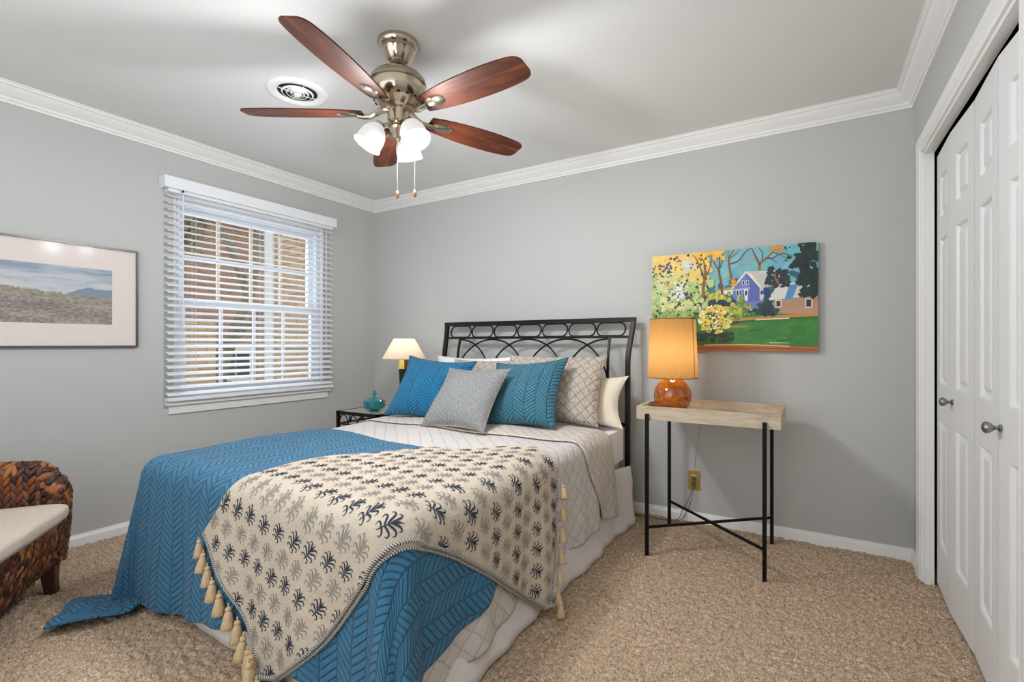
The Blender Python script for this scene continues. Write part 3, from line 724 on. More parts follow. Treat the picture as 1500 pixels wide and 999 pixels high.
trees = a.math('LESS_THAN', v, a.math('ADD', hor, a.math('MULTIPLY', a.math('SUBTRACT', tn.outputs[0], 0.25), a.math('SUBTRACT', 0.46, a.math('MULTIPLY', u, 0.38)))))
hn = a.noise(a.mapping(uv, (5, 1, 1), loc=(3, 0, 0)), 1.0, 3)
hill = a.math('MULTIPLY', a.math('GREATER_THAN', u, 0.72), a.math('LESS_THAN', v, a.math('ADD', 0.52, a.math('MULTIPLY', hn.outputs[0], a.math('MINIMUM', 0.26, a.math('MULTIPLY', a.math('SUBTRACT', u, 0.70), 1.6))))))
trc = a.ramp(a.noise(a.mapping(uv, (24, 18, 1)), 1.0, 4).outputs[0], [(0.35, rgb(122, 124, 112)), (0.6, rgb(164, 156, 136)), (0.75, rgb(184, 164, 130))])
c1 = a.mix(hill, sky, rgb(126, 144, 162)); c2 = a.mix(trees, c1, trc); c3 = a.mix(a.math('LESS_THAN', v, a.math('SUBTRACT', hor, 0.045)), c2, field)
a.base(c3); a.p(Roughness=0.7); m_print = a.m
MB().add([(0.0115, PY0 - 0.003, PZ0 - 0.003), (0.0115, PY1 + 0.003, PZ0 - 0.003), (0.0115, PY1 + 0.003, PZ1 + 0.003), (0.0115, PY0 - 0.003, PZ1 + 0.003)], [(0, 1, 2, 3)], 0, [(0, 0), (1, 0), (1, 1), (0, 1)]).build('print', m_print, fr)
MB().box(0.0165, 0.018, FY0 + fw - 0.001, FY1 - fw + 0.001, FZ0 + fw - 0.001, FZ1 - fw + 0.001).build('glazing', m_picglass, fr)

# ------------------------------------------------------------------ painting on the headboard wall
AX0, AX1, AZ0, AZ1 = 2.607, 3.528, 1.084, 1.695; AYF = -0.036
pt = thing('canvas_painting', 'bright canvas painting of a blue house, trees and green lawn', 'painting', (3.07, 0, 1.39))
b = MB(); b.box(AX0, AX1, AYF, -0.004, AZ0, AZ1); b.col = [lin(70), lin(84), lin(60), 1.0] * 0
b.build('canvas', M('canvas_edge', rgb(96, 84, 58), 0.8, var=(14, 0.4)), pt, bevel=0.002)
pm = MB(); pm.col = []; LAY = [0]; pr = random.Random(21)
def pcol(c): return (lin(c[0]), lin(c[1]), lin(c[2]), 1.0)
def poly(pts, c, step=True):
    """pts in painting space (s right, t down)"""
    if step: LAY[0] += 1
    y = AYF - 0.0004 - LAY[0] * 0.0000045
    V = [(AX0 + min(1, max(0, s)) * (AX1 - AX0), y, AZ1 - min(1, max(0, t)) * (AZ1 - AZ0)) for s, t in pts]
    pm.add(V, [tuple(range(len(V)))[::-1]]); pm.col += [pcol(c)] * len(V)
def blob(s, t, r, c, asp=0.66, n=9, jag=0.25, rot=None):
    ph = pr.uniform(0, 6.28) if rot is None else rot; q = pr.uniform(0.45, 1.0)
    P = []
    for k in range(n):
        a = 2 * PI * k / n; rr = r * (1 + pr.uniform(-jag, jag)); x, y = rr * math.cos(a), rr * q * math.sin(a)
        x, y = x * math.cos(ph) - y * math.sin(ph), x * math.sin(ph) + y * math.cos(ph)
        P.append((s + x * 0.66, t + y))
    poly(P, c)
def stroke(pts, w0, w1, c):
    n = 8 * (len(pts) - 1); P = [Vector((p[0], p[1])) for p in pts]
    def cr(t):
        i = min(int(t), len(P) - 2); f = t - i; p0 = P[max(0, i - 1)]; p1 = P[i]; p2 = P[i + 1]; p3 = P[min(len(P) - 1, i + 2)]
        return 0.5 * ((2 * p1) + (p2 - p0) * f + (2 * p0 - 5 * p1 + 4 * p2 - p3) * f * f + (3 * p1 - p0 - 3 * p2 + p3) * f ** 3)
    C_ = [cr((len(P) - 1) * k / n) for k in range(n + 1)]; L = []; R_ = []
    for k in range(n + 1):
        d = (C_[min(n, k + 1)] - C_[max(0, k - 1)]); d = d.normalized() if d.length > 0 else Vector((1, 0)); w_ = w0 + (w1 - w0) * k / n; nn = Vector((-d.y * 0.66, d.x)) * w_
        L.append(C_[k] + nn); R_.append(C_[k] - nn)
    LAY[0] += 1
    for k in range(n): poly([L[k], L[k + 1], R_[k + 1], R_[k]], c, False)
def jit(c, a=12): return tuple(max(0, min(255, x + pr.uniform(-a, a))) for x in c)
def S(x, y):   # crop pixel of the photo's painting -> painting space
    u = (x - 237) / 1045.0; s = u * 585 / (682 - 97 * u); top = 205 - 102 * u; bot = 790 - 5 * u
    return (s, (y - top) / (bot - top))
poly([(0, 0), (1, 0), (1, 1), (0, 1)], (120, 184, 190))
for _ in range(60): blob(pr.uniform(.4, 1), pr.uniform(0, .3), pr.uniform(.03, .08), jit((118, 182, 190), 14))
for _ in range(150):
    s = pr.uniform(.38, 1.0); t = pr.uniform(.30 - .10 * max(0, s - .55), .62); blob(s, t, pr.uniform(.02, .05), jit(pr.choice([(44, 92, 104), (36, 78, 92), (60, 112, 120)]), 8))
poly([(0, .60), (1, .655), (1, 1), (0, 1)], (62, 128, 54))
for _ in range(130): blob(pr.uniform(.25, 1), pr.uniform(.70, .95), pr.uniform(.03, .09), jit(pr.choice([(60, 128, 54), (66, 134, 56), (54, 120, 52)]), 4), rot=pr.uniform(-.1, .1))
poly([(0, .955), (.5, .945), (1, .962), (1, 1), (0, 1)], (186, 104, 44)); stroke([(.35, .945), (.6, .94), (.85, .955)], .006, .004, (222, 190, 140)); stroke([(.2, .985), (.6, .975), (1, .985)], .006, .006, (150, 76, 38))
poly([(.5, .685), (.75, .665), (1, .645), (1, .68), (.8, .69), (.5, .715)], (196, 142, 64)); stroke([(.5, .725), (.75, .70), (1, .685)], .012, .006, (44, 96, 44)); stroke([(.66, .70), (.85, .692)], .006, .004, (236, 222, 196))
stroke([(.5, .76), (.62, .765)], .012, .003, (196, 130, 60)); stroke([(.62, .80), (.70, .795)], .006, .002, (40, 70, 40)); stroke([(.74, .92), (.85, .925)], .005, .002, (210, 200, 160)); stroke([(.78, .90), (.84, .895)], .005, .002, (36, 66, 40))
# low white wing and periwinkle house
poly([S(715, 405), S(840, 378), S(850, 402), S(720, 432)], (158, 156, 92)); poly([S(722, 412), S(850, 400), S(850, 434), S(735, 430)], (238, 226, 216))
poly([S(905, 286), S(1130, 280), S(1145, 372), S(985, 384)], (200, 198, 188)); stroke([S(985, 290), S(1120, 288)], .006, .006, (226, 222, 210)); stroke([S(930, 300), S(985, 378)], .008, .006, (240, 234, 222))
poly([S(825, 392), S(908, 292), S(985, 385), S(1020, 388), S(1010, 470), S(945, 552), S(860, 552), S(826, 440)], (112, 124, 184))
poly([S(908, 292), S(985, 385), S(985, 470), S(920, 480)], (92, 106, 172)); stroke([S(822, 396), S(908, 288)], .008, .008, (232, 226, 218)); stroke([S(908, 288), S(990, 386)], .008, .008, (232, 226, 218))
poly([S(985, 384), S(1025, 384), S(1000, 470), S(985, 462)], (214, 196, 206)); poly([S(826, 400), S(930, 384), S(930, 396), S(826, 412)], (168, 176, 214))
poly([S(893, 398), S(920, 396), S(916, 470), S(900, 475)], (236, 224, 226)); poly([S(900, 408), S(914, 407), S(912, 436), S(901, 438)], (44, 48, 72))
for (x, y, w_, h_) in ((886, 346, 10, 24), (910, 344, 10, 24), (850, 408, 11, 30), (868, 407, 8, 28), (990, 408, 12, 24)):
    poly([S(x - 4, y - 4), S(x + w_ + 4, y - 4), S(x + w_ + 4, y + h_ + 4), S(x - 4, y + h_ + 4)], (206, 208, 226)); poly([S(x, y), S(x + w_, y), S(x + w_, y + h_), S(x, y + h_)], (40, 46, 70))
# tan outbuilding
poly([S(1060, 462), S(1281, 440), S(1282, 552), S(1110, 552), S(1060, 520)], (176, 140, 112)); poly([S(1100, 520), S(1281, 500), S(1282, 552), S(1115, 552)], (190, 142, 118))
poly([S(1085, 368), S(1245, 342), S(1281, 436), S(1028, 470)], (222, 218, 206)); poly([S(1142, 370), S(1188, 364), S(1160, 456), S(1118, 464)], (84, 140, 196)); poly([S(1190, 362), S(1214, 352), S(1190, 440), S(1168, 452)], (206, 202, 194))
for (x, y, w_, h_) in ((1076, 472, 22, 34), (1226, 462, 24, 46)):
    poly([S(x - 5, y - 5), S(x + w_ + 5, y - 5), S(x + w_ + 5, y + h_ + 6), S(x - 5, y + h_ + 6)], (236, 224, 214)); poly([S(x, y), S(x + w_, y), S(x + w_, y + h_), S(x, y + h_)], (54, 52, 60))
# trunks and branches
TR = (132, 84, 54)
stroke([S(760, 440), S(752, 360), S(738, 290), S(742, 230), S(735, 165)], .013, .004, (118, 76, 52)); stroke([S(744, 290), S(706, 230), S(692, 170)], .007, .002, (96, 62, 44)); stroke([S(744, 270), S(762, 210), S(764, 160)], .006, .002, TR)
stroke([S(822, 362), S(812, 300), S(802, 240), S(808, 190), S(835, 150)], .014, .005, (140, 92, 58)); stroke([S(806, 240), S(860, 220), S(905, 160), S(940, 140)], .008, .003, (110, 72, 50)); stroke([S(804, 220), S(795, 180), S(800, 152)], .006, .002, TR); stroke([S(812, 200), S(850, 170), S(868, 148)], .006, .002, TR)
stroke([S(985, 280), S(986, 240), S(1020, 205), S(1070, 150), S(1090, 122)], .014, .004, (150, 98, 60)); stroke([S(986, 245), S(960, 190), S(940, 140)], .009, .003, (110, 70, 50)); stroke([S(1000, 222), S(1000, 170), S(975, 132)], .006, .002, (96, 62, 48)); stroke([S(1015, 205), S(1060, 200), S(1100, 175), S(1165, 190)], .006, .002, (80, 56, 50)); stroke([S(1030, 200), S(1060, 215), S(1080, 235)], .004, .002, (80, 56, 50)); stroke([S(1060, 165), S(1110, 190), S(1130, 205)], .004, .002, (80, 56, 50))
for _ in range(26): blob(*S(pr.uniform(1040, 1110), pr.uniform(125, 165)), pr.uniform(.008, .016), jit((214, 150, 60), 14))
# cypresses and the dark tree at the right edge
for (x, y0_, wdt) in ((1048, 262, 30), (1085, 282, 34), (1120, 278, 26)):
    for _ in range(46): f_ = pr.random(); blob(*S(x + pr.uniform(-1, 1) * wdt * (0.3 + 0.7 * f_), y0_ + 100 * f_), pr.uniform(.012, .024), jit(pr.choice([(26, 42, 52), (34, 58, 62), (54, 50, 58)]), 5))
stroke([S(1066, 300), S(1080, 355), S(1110, 368)], .008, .003, (140, 110, 60))
for _ in range(46): blob(*S(pr.uniform(1010, 1040), pr.uniform(395, 445)), pr.uniform(.01, .02), jit((44, 62, 110), 8))
for _ in range(190):
    x = pr.uniform(1130, 1281); y = pr.uniform(105, 445)
    if (x - 1281) / 150 * -1 * (0.6 + abs(y - 230) / 420) < pr.uniform(.2, .66): blob(*S(x, y), pr.uniform(.018, .042), jit(pr.choice([(20, 44, 42), (24, 52, 50), (16, 36, 36)]), 5), jag=.4)
for _ in range(14): blob(*S(pr.uniform(1110, 1200), pr.uniform(130, 220)), pr.uniform(.006, .012), (26, 50, 52))
# hedges
for _ in range(130): blob(*S(pr.gauss(725, 48), pr.gauss(515, 32)), pr.uniform(.014, .034), jit(pr.choice([(34, 44, 76), (40, 56, 84), (30, 58, 62), (28, 36, 62)]), 6))
for _ in range(60): blob(*S(pr.gauss(720, 36), pr.gauss(446, 13)), pr.uniform(.010, .02), jit(pr.choice([(196, 196, 76), (232, 200, 74), (140, 164, 66)]), 10))
for _ in range(110): blob(*S(pr.gauss(868, 32), pr.gauss(522, 27)), pr.uniform(.010, .026), jit(pr.choice([(150, 168, 62), (112, 142, 58), (186, 190, 82), (96, 120, 56)]), 8))
for _ in range(90): blob(*S(pr.gauss(1022, 28), pr.gauss(522, 17)), pr.uniform(.010, .026), jit(pr.choice([(28, 42, 58), (40, 60, 66), (44, 74, 62)]), 5))
for _ in range(24): blob(*S(pr.uniform(820, 852), pr.uniform(340, 376)), pr.uniform(.008, .016), jit((232, 156, 52), 12))
# the big flowering tree at left
poly([(0, 0), (.27, 0), (.33, .1), (.36, .3), (.30, .5), (.26, .62), (.2, .70), (0, .70)], (206, 206, 130))
for _ in range(420):
    t = pr.random() ** 0.9 * .82; s = pr.uniform(0, .40 - .10 * abs(t - .3) - (.0 if t < .6 else .10))
    pal = [(240, 200, 96), (244, 208, 112), (238, 196, 110)] if t + pr.uniform(-.1, .1) < .26 else ([(196, 206, 136), (176, 194, 118), (214, 214, 150), (160, 186, 110)] if t < .58 else [(140, 172, 92), (112, 150, 80), (168, 188, 104)])
    blob(s, t, pr.uniform(.018, .046), jit(pr.choice(pal), 10), jag=.35)
for _ in range(40): blob(pr.uniform(.30, .48), pr.uniform(0, .09), pr.uniform(.014, .03), jit((242, 186, 60), 10))
for _ in range(26): blob(pr.gauss(.24, .025), pr.gauss(.13, .035), pr.uniform(.012, .026), jit((206, 214, 216), 8))
for _ in range(150): blob(pr.uniform(0, .36), pr.uniform(.02, .66), pr.uniform(.006, .016), jit(pr.choice([(46, 58, 66), (60, 76, 62), (36, 46, 60)]), 6), jag=.5)
for _ in range(70): blob(pr.gauss(.19, .03), pr.gauss(.40, .045), pr.uniform(.008, .018), jit(pr.choice([(48, 60, 92), (240, 238, 230), (230, 226, 214)]), 6), jag=.4)
for _ in range(16): blob(pr.gauss(.115, .018), pr.gauss(.12, .03), pr.uniform(.008, .016), jit((52, 78, 130), 8))
stroke([S(634, 455), S(634, 380), S(648, 310), S(640, 235), S(622, 205)], .016, .003, TR); stroke([S(640, 340), S(610, 260), S(575, 200), S(552, 182)], .007, .002, (96, 62, 44)); stroke([S(645, 330), S(675, 270), S(690, 180)], .007, .002, TR)
for _ in range(60): blob(pr.uniform(.30, .52), pr.uniform(.82, .90), pr.uniform(.012, .03), jit(pr.choice([(30, 62, 48), (40, 90, 50), (26, 52, 46)]), 6), rot=pr.uniform(-.2, .2))
for _ in range(260):
    aa = pr.uniform(0, 6.28); q = pr.random() ** .5; s = .42 + .105 * q * math.cos(aa); t = .69 + .145 * q * math.sin(aa)
    blob(s, t, pr.uniform(.010, .022), jit(pr.choice([(236, 196, 66), (232, 222, 150), (214, 208, 96), (240, 236, 196), (176, 184, 88), (232, 170, 50)]), 10), jag=.4)
for _ in range(60): blob(pr.gauss(.42, .05), pr.gauss(.74, .06), pr.uniform(.005, .011), jit((36, 52, 50), 5), jag=.5)
for k in range(26): blob(.30 + .21 * k / 26, .845 + pr.uniform(-.012, .012), pr.uniform(.008, .016), (30, 44, 40), rot=0)
pmo = pm.build('painted_surface', m_paint, pt, smooth=False)

# ------------------------------------------------------------------ draped bedding
XL, XRB, YFB, ZT = 0.93, 2.49, -2.245, 0.600
RR = 0.07
def prof(e):
    """arc-length e from the start of the rounding -> (out, down)"""
    if e <= 0: return (e, 0.0)
    if e < RR * PI / 2: a = e / RR; return (RR * math.sin(a), RR * (1 - math.cos(a)))
    return (RR + 0.06 * (e - RR * PI / 2), RR + (e - RR * PI / 2) * 0.998)
def sstep(a, b, x): t = max(0.0, min(1.0, (x - a) / (b - a))); return t * t * (3 - 2 * t)
FOLD = {'R': (Vector((0.72, -0.70)), 0.30), 'L': (Vector((0.30, -0.95)), 0.22)}
def drape(px, py, off=0.0, waves=1.0, floor=0.012):
    ex = px - (XRB - RR); el = (XL + RR) - px; ey = (YFB + RR) - py
    z0 = ZT + off; puff = 0.006 * math.sin(px * 5.1 + 0.7) * math.sin(py * 4.3) + 0.004 * math.sin(px * 11 + py * 9)
    side = 'R' if ex > 0 else ('L' if el > 0 else None); e = ex if ex > 0 else el; sg = 1 if ex > 0 else -1
    cx = XRB - RR if side == 'R' else XL + RR; cy = YFB + RR
    if side is None and ey <= 0: return Vector((px, py, z0 + puff))
    if side and ey <= 0:
        o, d = prof(e); dd = max(0, e - RR * 1.6)
        wv = waves * min(1, dd / 0.35) * sstep(0.0, 0.25, -ey) * (0.016 * math.sin(py * 13.0 + 0.6) + 0.010 * math.sin(py * 29 + px * 2))
        f = min(1.0, e / (RR * 1.57)); p = Vector((cx + sg * (o + wv + off * math.sin(f * PI / 2)), py, ZT + off * math.cos(f * PI / 2) - d + puff * (1 - f))); outd = Vector((sg, 0))
    elif side is None:
        o, d = prof(ey); dd = max(0, ey - RR * 1.6)
        ed = min(px - (XL + RR), (XRB - RR) - px)
        wv = waves * min(1, dd / 0.35) * sstep(0.0, 0.25, ed) * (0.018 * math.sin(px * 12.0 + 1.1) + 0.010 * math.sin(px * 27))
        f = min(1.0, ey / (RR * 1.57)); p = Vector((px, cy - (o + wv + off * math.sin(f * PI / 2)), ZT + off * math.cos(f * PI / 2) - d + puff * (1 - f))); outd = Vector((0, -1))
    else:
        rho = math.hypot(e, ey); ph = math.atan2(ey, e); o, d = prof(rho); t = ph / (PI / 2)
        dd = max(0, rho - RR * 1.57); bd, kk = FOLD[side]
        bmp = math.sin(PI * t) ** 1.6 * (1.0 + (0.35 * math.sin(3 * PI * t) if side == 'R' else 0.10 * math.sin(3 * PI * t)))
        fo = kk * dd * bmp; f = min(1.0, rho / (RR * 1.57)); ro = o + off * math.sin(f * PI / 2)
        dirv = Vector((sg * math.cos(ph), -math.sin(ph)))
        xy = Vector((cx, cy)) + dirv * ro + bd * fo
        dn = d - (dd - math.sqrt(max(0, dd * dd - fo * fo))) * 0.9
        p = Vector((xy.x, xy.y, ZT + off * math.cos(f * PI / 2) - dn + puff * (1 - f))); outd = (bd * 0.85 + dirv * 0.15).normalized()
    if p.z < floor + off:
        s = (floor + off) - p.z; k = 0.62 * s; lat = 0.0
        if side == 'L' and ey > 0: lat = (math.atan2(ey, e) / (PI / 2) - 0.68) * 0.75 * min(1, s / 0.10)
        p = Vector((p.x + outd.x * k - outd.y * lat, p.y + outd.y * k + outd.x * lat, floor + off + 0.010 * abs(math.sin(s * 22 + 5 * lat)) * min(1, s * 8)))
    return p
def bez(pts):
    P = [Vector(p) for p in pts]
    def f(t):
        n = len(P) - 1; x = t * n; i = min(int(x), n - 1); q = x - i
        p0 = P[i - 1] if i > 0 else 2 * P[0] - P[1]; p1, p2 = P[i], P[i + 1]; p3 = P[i + 2] if i + 2 <= n else 2 * P[n] - P[n - 1]
        return 0.5 * ((2 * p1) + (p2 - p0) * q + (2 * p0 - 5 * p1 + 4 * p2 - p3) * q * q + (3 * p1 - p0 - 3 * p2 + p3) * q ** 3)
    return f
def coons(top, bot, left, right):
    """top(s), bot(s) run left->right; left(t), right(t) run top->bot"""
    def f(s, t):
        a = top(s) * (1 - t) + bot(s) * t; b_ = left(t) * (1 - s) + right(t) * s
        c_ = (top(0) * (1 - s) + top(1) * s) * (1 - t) + (bot(0) * (1 - s) + bot(1) * s) * t
        return a + b_ - c_
    return f

bed = thing('iron_bed', 'black wrought iron bed with looped headboard against the grey wall', 'bed', (1.72, -0.165, 0))
HX0, HX1 = 0.962, 2.482
def hy(z):  # sleigh curve of the posts, back towards the wall at the top
    return -0.160 + 0.065 * sstep(0.98, 1.32, z)
def hx(x, z):
    return x + (0.018 if x > 1.7 else -0.018) * sstep(1.02, 1.30, z)
for x in (HX0, HX1):
    b = MB(); b.tube([(hx(x, z), hy(z), z) for z in [0.0, 0.3, 0.6, 0.85] + [0.9 + 0.39 * k / 12 for k in range(13)]], 0.021, 4, square=True); b.build('post', m_iron, bed, bevel=0.002)
def rail(z, r, x0=HX0, x1=HX1, name='rail', sq=True): return MB().tube([(x0, hy(z), z), (x1, hy(z), z)], r, 4 if sq else 8, square=sq).build(name, m_iron, bed, bevel=0.0015)
rail(1.284, 0.023, HX0 - 0.034, HX1 + 0.034, 'top_rail'); ZR2 = 1.172; rail(ZR2, 0.012, name='cross_rail'); rail(0.60, 0.016, HX0, HX1, name='lower_rail'); rail(0.27, 0.022, HX0, HX1, name='bed_rail')
for k in range(7):
    x0 = HX0 + 0.026 + (HX1 - HX0 - 0.052) * k / 7; x1 = HX0 + 0.026 + (HX1 - HX0 - 0.052) * (k + 1) / 7; g = 0.006; r = 0.0445; zc = (1.262 + 1.186) / 2 - 0.001
    pts = []
    for i in range(14): aa = -PI / 2 + PI * i / 13; pts.append((x1 - g - r * 0.88 + r * 0.88 * math.cos(aa), zc + r * math.sin(aa)))
    for i in range(14): aa = PI / 2 + PI * i / 13; pts.append((x0 + g + r * 0.88 + r * 0.88 * math.cos(aa), zc + r * math.sin(aa)))
    MB().tube([(x, hy(z), z) for x, z in pts], 0.0058, 8, closed=True).build('ring', m_iron, bed)
    if k < 6: MB().ball((x1, hy(zc), zc), (0.010, 0.009, 0.011), 10, 8).build('collar', m_iron, bed)
SX0, SX1 = HX0 + 0.135, HX1 - 0.135
for x in (SX0, SX1): MB().tube([(x, hy(z), z) for z in [0.6 + (ZR2 - 0.6) * i / 10 for i in range(11)]], 0.011, 4, square=True).build('spindle', m_iron, bed, bevel=0.001)
dx = (SX1 - SX0) / 4
for k in range(-0, 5):
    xc = SX0 + dx * k; r = dx * 1.0; pts = []
    for i in range(33):
        aa = PI * i / 32; x = xc + r * math.cos(aa); z = ZR2 - 0.012 - r * (1 - math.sin(aa))
        if SX0 - 1e-6 <= x <= SX1 + 1e-6: pts.append((x, hy(z), z))
    zz = ZR2 - 0.012 - r
    if pts[0][0] < SX1 - 0.01 or True:
        if abs(pts[0][2] - zz) < 1e-4: pts = [(pts[0][0], hy(0.6), 0.6)] + pts
        if abs(pts[-1][2] - zz) < 1e-4: pts = pts + [(pts[-1][0], hy(0.6), 0.6)]
    MB().tube(pts, 0.0065, 8).build('arch', m_iron, bed)
for x in (HX0, HX1):
    MB().box(x - 0.020, x + 0.020, -0.20, -0.1655, 0.16, 0.31).build('bracket', m_iron, bed, bevel=0.003)
MB().box(HX0 - 0.004, HX0 + 0.036, -2.16, -0.17, 0.20, 0.27).build('side_rail', m_iron, bed); MB().box(HX1 - 0.036, HX1 + 0.004, -2.16, -0.17, 0.20, 0.27).build('side_rail', m_iron, bed)
for (x, y) in ((1.05, -2.0), (2.40, -2.0), (1.72, -1.1)): MB().box(x - 0.015, x + 0.015, y - 0.015, y + 0.015, 0, 0.22).build('leg', m_iron, bed)
MB().box(1.0, 2.45, -2.02, -1.98, 0.19, 0.22).build('cross_bar', m_iron, bed); MB().box(1.0, 2.45, -1.12, -1.08, 0.19, 0.22).build('cross_bar', m_iron, bed)
o = MB().box(1.0, 2.435, -2.20, -0.21, 0.272, 0.385).build('box_spring', m_white, bevel=0.03, seg=3); tag(o, 'white box spring under the mattress, hidden by the skirt', 'box spring')
o = MB().box(0.97, 2.468, -2.215, -0.205, 0.386, 0.582).build('mattress', m_white, bevel=0.05, seg=5); tag(o, 'white mattress showing bare at its headboard corner by the table', 'mattress')

# bed skirt
def skirt_path(s):
    L1 = 1.98; L2 = 1.47
    x1, x0, y0, y1 = 2.478, 0.96, -0.235, -2.218
    if s < L1: return Vector((x1, y0 - s)), Vector((1, 0))
    s -= L1
    if s < 0.05: a = s / 0.05 * PI / 2; return Vector((x1 - 0.03 + 0.03 * math.cos(a), y1 + 0.03 - 0.03 * math.sin(a))), Vector((math.cos(a), -math.sin(a)))
    s -= 0.05
    if s < L2: return Vector((x1 - 0.03 - s, y1)), Vector((0, -1))
    s -= L2
    if s < 0.05: a = s / 0.05 * PI / 2; return Vector((x0 + 0.03 - 0.03 * math.sin(a), y1 + 0.03 - 0.03 * math.cos(a))), Vector((-math.sin(a), -math.cos(a)))
    s -= 0.05
    return Vector((x0, y1 + 0.03 + s)), Vector((-1, 0))
SL = 1.98 + 0.1 + 1.47 + 1.9
def skirt(u, v):
    s = u * SL; p, nrm = skirt_path(min(s, SL)); z = 0.36 - v * 0.352
    fl = 0.004 + (0.060 if s < 1.9 else 0.030) * v ** 2.2 + v ** 1.6 * (0.010 * math.sin(s * 9 + 2 * math.sin(s * 2.3)) + 0.005 * math.sin(s * 31 + 1 + 2 * math.sin(s * 3))) + 0.055 * math.exp(-(s / 0.09) ** 2) * (1 - abs(v - 0.25))
    q = p + nrm * fl
    return (q.x, q.y, max(0.005, z))
o = MB().grid(skirt, 420, 14, uvfn=lambda u, v: (u * SL, v * 0.35)).build('bed_skirt', m_skirt, angle=180, solid=0.003); tag(o, 'white gathered bed skirt hanging to the carpet', 'bed skirt')

# cream quilt
def lv(*p): return bez([Vector(q) for q in p])
CQ = coons(lv((0.50, -0.62), (0.95, -0.60), (1.7, -0.60), (2.49, -0.60), (2.90, -0.56)), lv((0.50, -2.68), (1.2, -2.71), (1.75, -2.71), (2.4, -2.74), (2.95, -2.70)),
           lv((0.50, -0.62), (0.50, -1.6), (0.50, -2.68)), lv((2.90, -0.56), (2.925, -1.0), (2.94, -1.45), (2.99, -2.0), (2.95, -2.70)))
def flat_sheet(cf, off, nu, nv, waves=1.0):
    def fn(u, v): p = cf(u, v); return drape(p.x, p.y, off, waves)
    def uv(u, v): p = cf(u, v); return (p.x, p.y)
    return MB().grid(fn, nu, nv, uvfn=uv)
cq = flat_sheet(CQ, 0.006, 150, 140).build('cream_quilt', m_cream, angle=180, solid=0.005); tag(cq, 'cream diamond stitched quilt covering the whole mattress', 'quilt')
CF = coons(lv((0.50, -0.66), (0.95, -0.53), (1.7, -0.53), (2.49, -0.53), (2.93, -0.50)), lv((0.50, -0.98), (0.95, -0.97), (1.7, -0.96), (2.40, -0.93), (2.60, -0.88), (2.90, -0.70)),
           lv((0.50, -0.66), (0.50, -0.98)), lv((2.93, -0.50), (2.92, -0.60), (2.90, -0.70)))
def foldfn(u, v):
    p = CF(u, v); return drape(p.x, p.y, 0.018 + 0.006 * math.sin(PI * v), 0.6)
fo = MB().grid(foldfn, 130, 24, uvfn=lambda u, v: (CF(u, v).x * 1.0 + 0.3, CF(u, v).y)).build('turned_down_edge', diamond('cream_quilt_reverse', rgb(208, 198, 188), rgb(220, 210, 200), 0.05, 0.0045, 1.0, 0.12), cq, angle=180, solid=0.006)

# blue quilt
BQ = coons(lv((0.38, -1.26), (0.91, -1.33), (1.86, -1.465), (2.49, -1.56), (2.78, -1.72)), lv((0.55, -2.95), (0.72, -2.92), (0.95, -2.83), (1.3, -2.785), (1.78, -2.70), (2.4, -2.73), (2.92, -2.72)),
           lv((0.42, -1.26), (0.44, -2.0), (0.48, -2.6), (0.55, -2.95)), lv((2.78, -1.72), (2.85, -1.92), (2.885, -2.12), (2.91, -2.42), (2.92, -2.72)))
o = flat_sheet(BQ, 0.018, 240, 170).build('blue_quilt', m_blue, angle=180, solid=0.008); tag(o, 'blue chevron quilted coverlet over the foot of the bed, trailing on carpet', 'quilt')

# patterned throw
TQ = coons(lv((1.54, -2.40), (1.67, -2.22), (1.65, -2.0), (1.72, -1.78), (1.90, -1.545), (2.10, -1.34), (2.34, -1.215), (2.50, -1.27)), lv((1.97, -2.82), (2.22, -2.62), (2.39, -2.42), (2.50, -2.24), (2.57, -2.10), (2.68, -1.93), (3.05, -1.44)),
           lv((1.54, -2.40), (1.76, -2.60), (1.97, -2.82)), lv((2.50, -1.27), (2.80, -1.33), (3.05, -1.44)))
TOFF = 0.032
def thr(u, v, o=0.0): p = TQ(u, v); return drape(p.x, p.y, TOFF + o, 0.8)
b = MB().grid(thr, 170, 70)
LEN, WID = 1.85, 0.62
strokes = [([(0, -.50), (.02, -.25), (0, .16)], .030, .036), ([(0, .12), (0, .30), (.01, .50)], .100, .03)]
for sgn in (-1, 1):
    strokes.append(([(0, .04), (.08 * sgn, .22), (.17 * sgn, .38), (.28 * sgn, .42), (.31 * sgn, .33)], .062, .040))
    strokes.append(([(0, -.08), (.15 * sgn, .07), (.29 * sgn, .20), (.42 * sgn, .18), (.43 * sgn, .07)], .062, .040))
    strokes.append(([(0, -.20), (.17 * sgn, -.12), (.33 * sgn, -.06), (.42 * sgn, -.15), (.35 * sgn, -.23)], .058, .036))
    strokes.append(([(0, -.33), (.11 * sgn, -.31), (.23 * sgn, -.35), (.27 * sgn, -.45), (.18 * sgn, -.50)], .050, .032))
AXM = Vector((0.64, 0.77)); PXM = Vector((0.77, -0.64))
outl = [TQ(k / 60, 0) for k in range(60)] + [TQ(1, k / 24) for k in range(24)] + [TQ(1 - k / 60, 1) for k in range(60)] + [TQ(0, 1 - k / 24) for k in range(24)]
def inside(p):
    c = False; n = len(outl)
    for i in range(n):
        a_, b_ = outl[i], outl[(i + 1) % n]
        if (a_.y > p.y) != (b_.y > p.y) and p.x < (b_.x - a_.x) * (p.y - a_.y) / (b_.y - a_.y) + a_.x: c = not c
    return c
